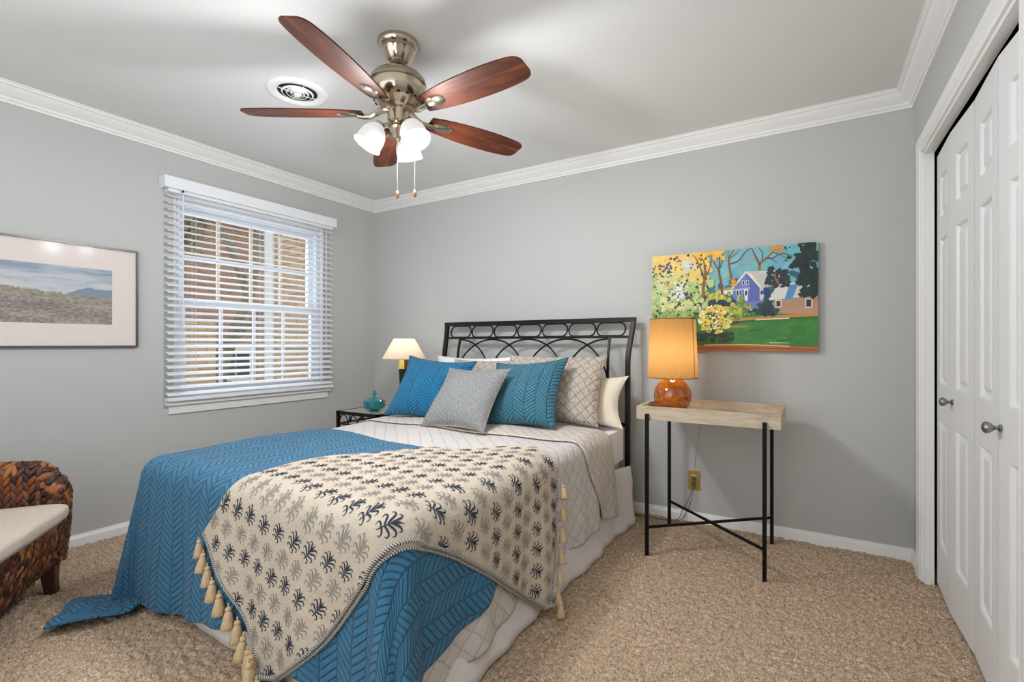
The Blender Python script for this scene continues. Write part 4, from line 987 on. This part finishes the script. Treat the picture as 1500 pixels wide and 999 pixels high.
def motif(ctr, h, mi, lean):
    ax = (AXM * math.cos(lean) + PXM * math.sin(lean)); px = Vector((ax.y, -ax.x))
    for pts, w0, w1 in strokes:
        cf = bez([Vector(p) for p in pts]); n = 3 * (len(pts) - 1); V = []; F = []
        for k in range(n + 1):
            q = k / n; c_ = cf(q); d = cf(min(1, q + .02)) - cf(max(0, q - .02)); d.normalize(); nn = Vector((-d.y, d.x)) * (w0 + (w1 - w0) * q) * (0.36 + 0.36 * math.sin(PI * min(1, q * 1.05 + .12)))
            for sg in (1, -1):
                e = (c_ + nn * sg) * h; f = ctr + ax * e.y + px * e.x
                V.append(drape(f.x, f.y, TOFF + 0.0014, 0.8))
        ok = [inside(ctr + ax * (cf(k / n).y * h) + px * (cf(k / n).x * h)) for k in range(n + 1)]
        for k in range(n):
            if ok[k] and ok[k + 1]: F.append((2 * k, 2 * k + 1, 2 * k + 3, 2 * k + 2))
        b.add(V, F, mi)
mr = random.Random(4)
O_ = TQ(0.0, 0.0); row = 0
for r in range(-14, 12):
    for c_ in range(-6, 26):
        ctr = O_ + AXM * (0.090 * (c_ + 0.5 * (r % 2))) + PXM * (0.070 * r + 0.02) + Vector((mr.uniform(-.004, .004), mr.uniform(-.004, .004)))
        if not inside(ctr): continue
        motif(ctr, 0.065 * mr.uniform(.92, 1.08), 1 if (c_ + (r // 2)) % 2 == 0 else 2, mr.uniform(-.12, .12))
th_o = b.build('patterned_throw', [m_throw, m_navy, m_greyprint], angle=180); tag(th_o, 'beige throw with navy and grey sprig print and tassels across the bed', 'throw blanket')
def edge(name, f, n):
    MB().tube([f(k / n) for k in range(n + 1)], 0.0058, 8).build(name, m_whip, th_o)
edge('stitched_edge', lambda q: thr(q, 1.0, 0.001), 150); edge('stitched_edge', lambda q: thr(q * 0.985, 0.985, 0.009), 150)
edge('stitched_edge', lambda q: thr(0.0, q, 0.001), 50); edge('stitched_edge', lambda q: thr(1.0, q, 0.001), 50)
# tassels: one mesh, copied
tb = MB(); tb.tube([(0, 0, 0.004), (0, 0, -0.012)], 0.0025, 6); tb.ball((0, 0, -0.014), (0.0085, 0.0085, 0.0085), 12, 8)
tb.lathe([(0.0065, -0.019), (0.010, -0.025), (0.013, -0.040), (0.0165, -0.058), (0.019, -0.071), (0.016, -0.072), (0.0, -0.066)], 22, rib=lambda k, z: 0.16 * (1 if k % 2 else -1) * min(1, (-0.019 - z) / 0.03) if z < -0.019 else 0, cap=False)
tas = None
def tassel(p, sc, tilt=0.0, rz=0.0):
    global tas
    if tas is None: o = tb.build('tassel', m_tassel, None, angle=180); tas = o
    else: o = tas.copy(); COL.objects.link(o)
    o.parent = th_o; o.location = p; o.scale = (sc, sc, sc); o.rotation_euler = (tilt, tilt * 0.4, rz)
NT = 11
for k in range(NT):
    q = 0.03 + 0.94 * k / (NT - 1); p = thr(0.0, q, 0.010); p = p + Vector((0, -0.012, 0)); s = 1.0 + 0.34 * q; p.z = max(p.z, 0.082 * s + 0.002)
    tassel(p, s, mr.uniform(-.12, .12), mr.uniform(0, 3))
p = thr(0.035, 1.0, 0.02); p.z = max(p.z, 0.085); tassel(p + Vector((0.0, -0.03, 0)), 1.1, 0.08)
for k in range(6):
    q = 0.10 + 0.74 * k / 5; p = thr(1.0, q, 0.014) + Vector((0.006, 0.016, 0.0)); tassel(p, 0.95, mr.uniform(-.5, -.2), mr.uniform(0, .6))
p = thr(1.0, 1.0, 0.012); p.z = max(p.z, 0.076); tassel(p + Vector((0.012, 0, 0)), 0.95, -0.1)

# ------------------------------------------------------------------ pillows
def pillow(name, mat, label, cat, base, yaw, tilt, roll, W, H, Tk, pinch=0.07, flange=0.0, seam_mat=None, seam='piping', back_mat=None, power=0.42, group=None, ear=0.0, seed=0):
    Mx = Matrix.Translation(base) @ Matrix.Rotation(yaw, 4, 'Z') @ Matrix.Rotation(-tilt, 4, 'X') @ Matrix.Rotation(-roll, 4, 'Y')
    rr = random.Random(seed); ph = [rr.uniform(0, 6) for _ in range(6)]
    def outline(u, v):
        k = pinch
        x = W / 2 * u * (1 - k * (1 - v * v) * abs(u)) ; z = H / 2 * v * (1 - k * (1 - u * u) * abs(v))
        if ear: x += ear * u * abs(u) * (v * v) * 0.5; z += ear * v * abs(v) * (u * u) * 0.5
        return x, z
    def surf(sgn):
        def fn(u, v):
            u = 2 * u - 1; v = 2 * v - 1; x, z = outline(u, v)
            t = ((1 - u * u) * (1 - v * v)); h = Tk / 2 * (t ** power if t > 0 else 0)
            h *= 1 + 0.06 * math.sin(4 * u + ph[0]) * math.sin(3.4 * v + ph[1]) + 0.03 * math.sin(9 * u + ph[2] + 4 * v)
            h *= (1.08 - 0.16 * v)
            return Mx @ Vector((x, -sgn * h, z + H / 2))
        return fn
    b = MB(); N = 44
    uvf = lambda u, v: ((u - 0.5) * W, (v - 0.5) * H)
    b.grid(surf(1), N, N, 0, uvf)
    o2 = MB().grid(lambda u, v: surf(-1)(1 - u, v), N, N, 0, uvf)
    b.add(o2.v, o2.f, 1 if back_mat else 0, None); 
    k0 = len(b.uv) - len(o2.f); b.uv[k0:] = o2.uv
    o = b.build(name, [mat, back_mat] if back_mat else mat, angle=180); tag(o, label, cat, group)
    if seam_mat:
        pts = []
        for k in range(N): pts.append(surf(1)(k / N, 0))
        for k in range(N): pts.append(surf(1)(1, k / N))
        for k in range(N): pts.append(surf(1)(1 - k / N, 1))
        for k in range(N): pts.append(surf(1)(0, 1 - k / N))
        MB().tube(pts, 0.0045, 6, closed=True).build(seam, seam_mat, o, angle=180)
    return o
pillow('bed_pillow', m_ecru, 'cream cotton pillow poking out behind the beige sham beside the side table', 'pillow', (2.130, -0.325, 0.612), 0.03, 0.34, 0.0, 0.72, 0.31, 0.13, 0.10, ear=0.035, seed=1)
pillow('bed_pillow', m_white, 'white pillow propped on the headboard behind the bright blue pillow', 'pillow', (1.30, -0.310, 0.612), -0.02, 0.20, 0.0, 0.72, 0.43, 0.13, 0.10, seed=2)
pillow('pillow_sham', m_sham, 'beige quilted sham on the right, right of the teal blue pillow', 'pillow', (2.045, -0.480, 0.622), 0.08, 0.44, 0.0, 0.70, 0.47, 0.17, 0.07, seed=3)
pillow('pillow_sham', m_sham, 'beige quilted sham mostly hidden behind the grey pillow', 'pillow', (1.43, -0.450, 0.622), -0.03, 0.42, 0.0, 0.56, 0.425, 0.15, 0.07, seed=4)
pillow('throw_pillow', m_bluepil, 'bright blue chevron quilted pillow, leftmost on the bed', 'pillow', (1.262, -0.80, 0.622), 0.24, 0.62, -0.085, 0.54, 0.49, 0.20, 0.14, seam_mat=m_bluepil, power=0.5, seed=5)
pillow('throw_pillow', m_tealpil, 'teal blue chevron quilted pillow between grey pillow and beige sham', 'pillow', (1.985, -0.745, 0.622), -0.02, 0.60, 0.10, 0.52, 0.48, 0.19, 0.13, seam_mat=m_tealpil, power=0.5, seed=6)
pillow('throw_pillow', m_linen, 'grey woven linen pillow in front of the two blue pillows', 'pillow', (1.695, -1.000, 0.622), -0.02, 0.70, 0.02, 0.48, 0.46, 0.17, 0.14, back_mat=M('cream_pillow_back', rgb(226, 212, 192), 0.9, bump=(20, 0.004)), power=0.5, seed=7)

# ------------------------------------------------------------------ side table with tray top
tb_ = thing('tray_table', 'narrow side table with whitewashed wood tray top and black metal legs', 'table', (3.03, -0.39, 0))
TX0, TX1, TY0, TY1, TZ0, TZ1 = 2.688, 3.374, -0.640, -0.150, 0.720, 0.790; tw = 0.016
b = MB(); b.box(TX0, TX1, TY0, TY0 + tw, TZ0, TZ1).box(TX0, TX1, TY1 - tw, TY1, TZ0, TZ1).box(TX0, TX0 + tw, TY0 + tw, TY1 - tw, TZ0, TZ1).box(TX1 - tw, TX1, TY0 + tw, TY1 - tw, TZ0, TZ1)
b.box(TX0 + tw, TX1 - tw, TY0 + tw, TY1 - tw, TZ0 + 0.006, TZ0 + 0.018)
b.build('tray_top', m_wood, tb_, bevel=0.0015)
LEGS = {'fl': (2.747, TY0 - 0.009), 'fr': (3.306, TY0 - 0.009), 'bl': (2.741, TY1 + 0.009), 'br': (3.306, TY1 + 0.009)}
for k, (x, y) in LEGS.items(): MB().box(x - 0.009, x + 0.009, y - 0.009, y + 0.009, -0.004, 0.752).build('leg', m_black, tb_, bevel=0.0015)
for x in (2.744, 3.306): MB().box(x - 0.008, x + 0.008, TY0, TY1, TZ0 - 0.007, TZ0 + 0.0).build('top_bar', m_black, tb_)
b = MB(); zz = 0.148
for p, q in (('fl', 'br'), ('bl', 'fr')): b.tube([(LEGS[p][0], LEGS[p][1], zz), (LEGS[q][0], LEGS[q][1], zz)], 0.0085, 4, square=True)
b.build('cross_stretcher', m_black, tb_)

# ------------------------------------------------------------------ amber lamp
LX, LY, LZ = 2.820, -0.392, TZ0 + 0.018
al = thing('table_lamp', 'table lamp with amber glass globe base and burlap drum shade', 'lamp', (LX, LY, LZ))
TL = Matrix.Translation((LX, LY, LZ)); R0 = 0.104; zc = 0.094
pr_ = [(0.0, 0.0), (0.055, 0.0)]
for k in range(20):
    a = -0.96 + (PI / 2 + 0.84) * k / 19
    pr_.append((R0 * math.cos(a), zc + R0 * math.sin(a)))
pr_ = [p for p in pr_ if p[1] >= 0]; pr_.append((0.014, zc + R0 * 0.99)); pr_.append((0, zc + R0 * 0.99))
MB().lathe(pr_, 48, TL, cap=False).build('globe_base', m_amber, al)
MB().lathe([(0.014, zc + R0 - 0.002), (0.014, zc + R0 + 0.012), (0.008, zc + R0 + 0.016), (0.008, zc + R0 + 0.05), (0.016, zc + R0 + 0.055), (0.016, zc + R0 + 0.10), (0, zc + R0 + 0.10)], 20, TL).build('neck', m_brass, al)
ZS0, ZS1 = 0.934 - LZ, 1.266 - LZ
b = MB(); b.grid(lambda u, v: (LX + (0.137 - 0.013 * v) * math.cos(2 * PI * u), LY + (0.137 - 0.013 * v) * math.sin(2 * PI * u), LZ + ZS0 + (ZS1 - ZS0) * v), 64, 6, uvfn=lambda u, v: (u * 0.84, v * 0.33), closed_u=False)
b.build('lamp_shade', m_amshade, al, angle=180)
b = MB(); sa = -0.36
for da in (0.0, 0.02):
    b.add([(LX + (0.1378 - 0.013 * v) * math.cos(sa + q), LY + (0.1378 - 0.013 * v) * math.sin(sa + q), LZ + ZS0 + (ZS1 - ZS0) * v) for q, v in ((0, 0), (0.045, 0), (0.045, 1), (0, 1))], [(0, 1, 2, 3)]) if da == 0 else None
for (rr_, zz_) in ((0.1375, ZS0), (0.1245, ZS1)): b.tube([(LX + rr_ * math.cos(2 * PI * k / 48), LY + rr_ * math.sin(2 * PI * k / 48), LZ + zz_) for k in range(48)], 0.003, 6, closed=True)
b.tube([(LX - 0.124, LY, LZ + ZS1 - 0.01), (LX + 0.124, LY, LZ + ZS1 - 0.01)], 0.002, 6).tube([(LX, LY - 0.124, LZ + ZS1 - 0.01), (LX, LY + 0.124, LZ + ZS1 - 0.01)], 0.002, 6)
b.build('shade_trim', M('burlap_binding', rgb(140, 104, 58), 0.9), al, angle=180)
MB().ball((LX, LY, 1.075), (0.026, 0.026, 0.036), 16, 10).build('bulb', m_bulb, al)
light('amber_lamp_bulb', 'POINT', (LX, LY, 1.075), 7.0, (1.0, 0.86, 0.68), radius=0.035)
# cord: over the tray rim, down to the outlet and on to the floor
OX, OZ = 2.862, 0.262
b = MB(); cf = bez([Vector(p) for p in ((LX + 0.06, LY + 0.06, LZ + 0.004), (2.93, -0.28, LZ + 0.006), (2.945, -0.17, LZ + 0.03), (2.935, -0.146, TZ1 + 0.002), (2.93, -0.132, 0.70), (2.90, -0.10, 0.5), (2.875, -0.06, 0.36), (OX + 0.004, -0.035, OZ + 0.025))])
b.tube([cf(k / 80) for k in range(81)], 0.0016, 6); cdo = b.build('cord', m_silvercord, al)
MB().box(OX - 0.012, OX + 0.012, -0.034, -0.008, OZ + 0.002, OZ + 0.026).build('plug', m_clearcord, cdo, bevel=0.004)
oc = thing('wall_outlet', 'gold wall outlet plate low on the wall behind the side table', 'outlet', (OX, 0, OZ))
MB().box(OX - 0.036, OX + 0.036, -0.007, 0.0, OZ - 0.060, OZ + 0.058).build('cover_plate', m_outlet, oc, bevel=0.003)
for z in (OZ + 0.020, OZ - 0.022): MB().lathe([(0.0, 0.0095), (0.014, 0.0095), (0.0165, 0.008), (0.0165, 0.004)][::-1], 20, Matrix.Translation((OX, 0, z)) @ rot_to((0, -1, 0))).build('socket', m_ivory, oc)
tag(MB().tube([bez([Vector(p) for p in ((OX - 0.006, -0.030, OZ - 0.020), (OX - 0.02, -0.05, 0.16), (OX - 0.06, -0.05, 0.08), (OX - 0.10, -0.07, 0.012), (2.60, -0.09, 0.010), (2.2, -0.1, 0.010))])(k / 60) for k in range(61)], 0.0022, 6)
    .tube([bez([Vector(p) for p in ((OX - 0.001, -0.030, OZ - 0.020), (OX - 0.005, -0.05, 0.16), (OX - 0.03, -0.05, 0.08), (OX - 0.085, -0.08, 0.012), (2.60, -0.10, 0.010), (2.2, -0.11, 0.010))])(k / 60) for k in range(61)], 0.0022, 6)
    .box(OX - 0.014, OX + 0.012, -0.032, -0.0097, OZ - 0.034, OZ - 0.010).build('power_cord', m_clearcord), 'thin brown cord plugged in the lower socket, dropping to the carpet', 'cord')

# ------------------------------------------------------------------ nightstand, lamp and candy dish
NX0, NX1, NY0, NY1, NZ = 0.445, 0.885, -0.800, -0.330, 0.622
ns = thing('nightstand', 'black iron nightstand with glass top left of the bed', 'nightstand', (0.66, -0.56, 0))
b = MB()
for (x0, x1, y0, y1) in ((NX0, NX1, NY0, NY0 + 0.022), (NX0, NX1, NY1 - 0.022, NY1), (NX0, NX0 + 0.022, NY0, NY1), (NX1 - 0.022, NX1, NY0, NY1)): b.box(x0, x1, y0, y1, NZ - 0.022, NZ)
b.build('top_frame', m_iron, ns, bevel=0.002)
MB().box(NX0 + 0.012, NX1 - 0.012, NY0 + 0.012, NY1 - 0.012, NZ - 0.008, NZ - 0.001).build('glass_top', m_tabglass, ns)
for x in (NX0 + 0.011, NX1 - 0.011):
    for y in (NY0 + 0.011, NY1 - 0.011): MB().box(x - 0.011, x + 0.011, y - 0.011, y + 0.011, -0.004, NZ - 0.022).build('leg', m_iron, ns, bevel=0.002)
for z, nm in ((NZ - 0.095, 'apron_rail'), (0.14, 'lower_rail')):
    b = MB()
    for y in (NY0 + 0.011, NY1 - 0.011): b.tube([(NX0 + 0.01, y, z), (NX1 - 0.01, y, z)], 0.008, 4, square=True)
    for x in (NX0 + 0.011, NX1 - 0.011): b.tube([(x, NY0 + 0.01, z), (x, NY1 - 0.01, z)], 0.008, 4, square=True)
    b.build(nm, m_iron, ns)
def scroll(b, p0, d, Lx, z0, z1):
    n = 4
    for k in range(n):
        c0 = p0 + d * (Lx * (k + 0.5) / n); r = Lx / n / 2
        b.tube([c0 + d * (r * 0.95 * math.cos(PI * i / 16)) + Vector((0, 0, z0 + (z1 - z0) * math.sin(PI * i / 16))) for i in range(17)], 0.004, 6)
b = MB()
for y in (NY0 + 0.011, NY1 - 0.011): scroll(b, Vector((NX0 + 0.02, y, 0)), Vector((1, 0, 0)), NX1 - NX0 - 0.04, NZ - 0.09, NZ - 0.026)
for x in (NX0 + 0.011, NX1 - 0.011): scroll(b, Vector((x, NY0 + 0.02, 0)), Vector((0, 1, 0)), NY1 - NY0 - 0.04, NZ - 0.09, NZ - 0.026)
b.build('scrollwork', m_iron, ns)

QX, QY = 0.713, -0.430
QX, QY = 0.720, -0.365
kl = thing('table_lamp', 'brass column lamp with ivory cone shade on the nightstand', 'lamp', (QX, QY, NZ)); TQm = Matrix.Translation((QX, QY, 0))
b = MB(); b.box(QX - 0.055, QX + 0.055, QY - 0.055, QY + 0.055, NZ - 0.0005, NZ + 0.016).box(QX - 0.045, QX + 0.045, QY - 0.045, QY + 0.045, NZ + 0.016, NZ + 0.030)
b.build('lamp_base', m_brass, kl, bevel=0.003)
b = MB(); b.prism([(-.022, -.022), (.022, -.022), (.022, .022), (-.022, .022)], lambda a, c, d: (QX + a * (1 + 0.35 * d), QY + c * (1 + 0.35 * d), NZ + 0.03 + 0.275 * d), 0, 1); b.build('column', m_iron, kl, bevel=0.002)
b = MB(); b.box(QX - 0.036, QX + 0.036, QY - 0.036, QY + 0.036, 0.927, 0.938).box(QX - 0.026, QX + 0.026, QY - 0.026, QY + 0.026, 0.938, 0.950).box(QX - 0.034, QX + 0.034, QY - 0.034, QY + 0.034, 0.950, 0.957).box(QX - 0.027, QX + 0.027, QY - 0.027, QY + 0.027, 0.957, 1.000)
b.tube([(QX, QY, 1.0), (QX, QY, 1.05)], 0.010, 10); b.build('capital', m_brass, kl, bevel=0.0015)
b = MB(); b.grid(lambda u, v: (QX + (0.172 - 0.092 * v) * math.cos(2 * PI * u), QY + (0.172 - 0.092 * v) * math.sin(2 * PI * u), 1.008 + 0.160 * v), 56, 5); b.build('lamp_shade', m_ivshade, kl, angle=180)
b = MB()
for rr_, zz_ in ((0.172, 1.008), (0.080, 1.168)): b.tube([(QX + rr_ * math.cos(2 * PI * k / 48), QY + rr_ * math.sin(2 * PI * k / 48), zz_) for k in range(48)], 0.0022, 6, closed=True)
b.tube([(QX - 0.08, QY, 1.165), (QX + 0.08, QY, 1.165)], 0.0018, 6); b.build('shade_trim', m_ivory, kl, angle=180)
MB().ball((QX, QY, 1.08), (0.022, 0.022, 0.03), 14, 9).build('bulb', m_bulb, kl)
light('brass_lamp_bulb', 'POINT', (QX, QY, 1.085), 1.7, (1.0, 0.86, 0.68), radius=0.03)

DXp, DYp = 0.700, -0.660
cdh = thing('candy_dish', 'teal pressed glass candy dish with pointed lid on the nightstand', 'dish', (DXp, DYp, NZ)); TD = Matrix.Translation((DXp, DYp, NZ))
rib = lambda k, z: 0.035 * (1 if k % 2 else -1)
MB().lathe([(0.0, 0.0), (0.040, 0.0), (0.040, 0.005), (0.030, 0.010), (0.034, 0.014), (0.064, 0.018), (0.074, 0.028), (0.077, 0.050), (0.077, 0.072), (0.072, 0.072), (0.070, 0.030), (0.0, 0.020)], 28, TD, rib=rib, cap=False).build('bowl', m_teal, cdh)
ld = MB().lathe([(0.079, 0.073), (0.080, 0.079), (0.066, 0.090), (0.040, 0.100), (0.018, 0.107), (0.014, 0.112), (0.0, 0.112)], 28, TD, rib=rib, cap=False).build('lid', m_teal, cdh)
MB().lathe([(0.010, 0.111), (0.008, 0.116), (0.015, 0.123), (0.019, 0.130), (0.015, 0.137), (0.006, 0.155), (0.0, 0.160)], 8, TD, cap=False).build('finial', m_teal, ld, smooth=False)

# ------------------------------------------------------------------ wicker armchair
WO = Vector((0.563, -2.437, 0)); ux = Vector((0.79, -0.61, 0)).normalized(); uy = Vector((0.61, 0.79, 0)).normalized()    # along the front edge / facing direction
def W3(a, c, z): return WO + ux * a + uy * c + Vector((0, 0, z))
wc = thing('wicker_armchair', 'brown woven banana leaf armchair with khaki cushion at the left edge', 'armchair', tuple(WO))
leafr = random.Random(9)
PAL = [(58, 28, 14), (84, 42, 20), (110, 58, 26), (134, 76, 34), (44, 22, 12), (96, 50, 24), (164, 104, 48), (70, 36, 20)]
def weave(name, surf, nu, nv, parent, th=0.011, flip=False):
    """surf(u,v)->point; covers it with slanted leaf stitches in alternating columns"""
    b = MB(); b.col = []
    e = 1e-3
    for i in range(nu):
        for j in range(nv):
            u = (i + 0.5) / nu; v = (j + 0.5 + (0.25 if i % 2 else 0)) / nv
            if v >= 1: continue
            p = surf(u, v); du = (surf(min(1, u + e), v) - surf(max(0, u - e), v)); dv = (surf(u, min(1, v + e)) - surf(u, max(0, v - e)))
            lu = du.length / (2 * e) / nu if 0 < u < 1 else 0.02; lvv = dv.length / (2 * e) / nv
            if du.length < 1e-9 or dv.length < 1e-9: continue
            du.normalize(); dv.normalize(); nn = du.cross(dv).normalized(); dv = nn.cross(du).normalized()
            a = math.radians(24) * (1 if i % 2 else -1) + leafr.uniform(-.15, .15)
            d1 = (dv * math.cos(a) + du * math.sin(a)); d2 = nn.cross(d1)
            M3 = Matrix((d2, nn, d1)).transposed()
            n0 = len(b.v); b.ball(p, (lu * 0.62, th * leafr.uniform(.8, 1.15), lvv * 0.82), 7, 6, 0, M3)
            c_ = leafr.choice(PAL); k = leafr.uniform(.8, 1.2); cl_ = (lin(c_[0]) * k, lin(c_[1]) * k, lin(c_[2]) * k, 1)
            b.col += [cl_] * (len(b.v) - n0)
    return b.build(name, m_leaf, parent, angle=180)
SW, SD = 0.72, 0.66
# arm: rounded panel running back from the front edge; a = across its thickness
def arm_at(a0):
    def loop(w_, L):   # around the arm's outline in its own plane (front view: across a, up z) -> inside, over the top, outside
        return None
    def surf(u, v):
        # u: from the front end backwards; v: from the inside foot over the rounded top to the outside foot
        zt = 0.585 + 0.02 * u; z0 = 0.13; th_ = 0.045
        Ls = (zt - th_ - z0); La = PI * th_; tot = 2 * Ls + La; s = v * tot
        fr_ = 0.055 * (1 - min(1, u / 0.16)) ** 2    # front end rolls over: drops and tucks back
        zt2 = zt - fr_ * 1.9
        Ls2 = (zt2 - th_ - z0)
        if s < Ls: a = th_; z = z0 + Ls2 * s / Ls
        elif s < Ls + La: q = (s - Ls) / th_; a = th_ * math.cos(q); z = zt2 - th_ + th_ * math.sin(q)
        else: a = -th_; z = zt2 - th_ - Ls2 * (s - Ls - La) / Ls
        return W3(a0 + a, -0.64 * u + 0.03 - 0.10 * max(0, 0.30 - z) * (1 if u < 0.2 else 0) , z)
    def cap(u, v):
        z0 = 0.13; zt2 = 0.585 - 0.055 * 1.9; a = -0.045 + 0.09 * u; z = z0 + (zt2 - z0 - 0.045 + 0.045 * math.sqrt(max(0, 1 - ((a) / 0.046) ** 2))) * v
        return W3(a0 + a, 0.034 - 0.10 * max(0, 0.30 - z), z)
    return surf, cap
for a0, nm in ((-0.01, 'woven_arm'), (SW + 0.05, 'woven_arm')):
    sf, cp = arm_at(a0); ao = weave(nm, sf, 30, 26, wc, 0.010); 
    w2 = weave('woven_arm_end', cp, 4, 12, ao, 0.010)
    MB().grid(sf, 14, 24).grid(cp, 6, 10).build('core', m_wickerbase, ao, angle=180)
fsurf = lambda u, v: W3(-0.03 + (SW + 0.10) * u, 0.045 - 0.05 * (1 - v) ** 1.5 + 0.012 * math.sin(PI * u), 0.125 + 0.215 * v)
fo_ = weave('woven_front', fsurf, 40, 8, wc, 0.009); MB().grid(fsurf, 12, 6).build('core', m_wickerbase, fo_, angle=180)
bsurf = lambda u, v: W3(-0.02 + (SW + 0.08) * u, -SD + 0.0 - 0.04 * v, 0.13 + 0.66 * v)
bo_ = weave('woven_back', bsurf, 32, 18, wc); MB().grid(bsurf, 10, 8).build('core', m_wickerbase, bo_, angle=180)
bo2 = weave('woven_back', lambda u, v: bsurf(1 - u, v) - uy * 0.03, 32, 18, wc)
MB().add([W3(a, c_, z) for a in (0.0, SW + 0.03) for c_ in (-SD + 0.02, 0.02) for z in (0.16, 0.33)], [(0, 1, 3, 2), (4, 6, 7, 5), (0, 4, 5, 1), (2, 3, 7, 6), (0, 2, 6, 4), (1, 5, 7, 3)]).build('seat_deck', m_wickerbase, wc)
def cleg(a, c_):
    b = MB(); V = []
    for z, s, sh in ((-0.004, 0.021, 0.012), (0.06, 0.024, 0.004), (0.17, 0.032, 0.0)):
        for (i, j) in ((-1, -1), (1, -1), (1, 1), (-1, 1)): V.append(W3(a + s * i, c_ + s * j + sh, z))
    F = [(0, 1, 2, 3)[::-1], (8, 9, 10, 11)]
    for k in range(2):
        for i in range(4): F.append((4 * k + i, 4 * k + (i + 1) % 4, 4 * k + 4 + (i + 1) % 4, 4 * k + 4 + i))
    b.add(V, F).build('leg', m_chairleg, wc, bevel=0.004)
for a, c_ in ((0.005, -0.02), (SW + 0.02, -0.02), (0.01, -SD + 0.06), (SW + 0.02, -SD + 0.06)): cleg(a, c_)
CA0, CA1, CC0, CC1, CZ0, CZ1 = 0.035, SW - 0.005, -SD + 0.03, 0.085, 0.345, 0.418
b = MB()
def cush(u, v):
    # superellipsoid box
    th_ = 2 * PI * u; ph = PI * (v - 0.5)
    sg = lambda x, e: math.copysign(abs(x) ** e, x)
    x = sg(math.cos(ph), .25) * sg(math.cos(th_), .16); y = sg(math.cos(ph), .25) * sg(math.sin(th_), .16); z = sg(math.sin(ph), .45)
    zc_ = (CZ0 + CZ1) / 2; hz_ = (CZ1 - CZ0) / 2 * (1 + 0.18 * (1 - x * x) * (1 - y * y)); 
    return W3((CA0 + CA1) / 2 + (CA1 - CA0) / 2 * x, (CC0 + CC1) / 2 + (CC1 - CC0) / 2 * y, zc_ + hz_ * z + 0.002 * math.sin(9 * x + 4 * y))
b.grid(cush, 96, 30, closed_u=True); cu = b.build('seat_cushion', m_cushion, wc, angle=180)
pp = [cush(k / 96, 0.30) for k in range(96)]; b = MB().tube([p + Vector((0, 0, -0.004)) for p in pp], 0.004, 6, closed=True); b.build('piping', m_cushion, cu, angle=180)
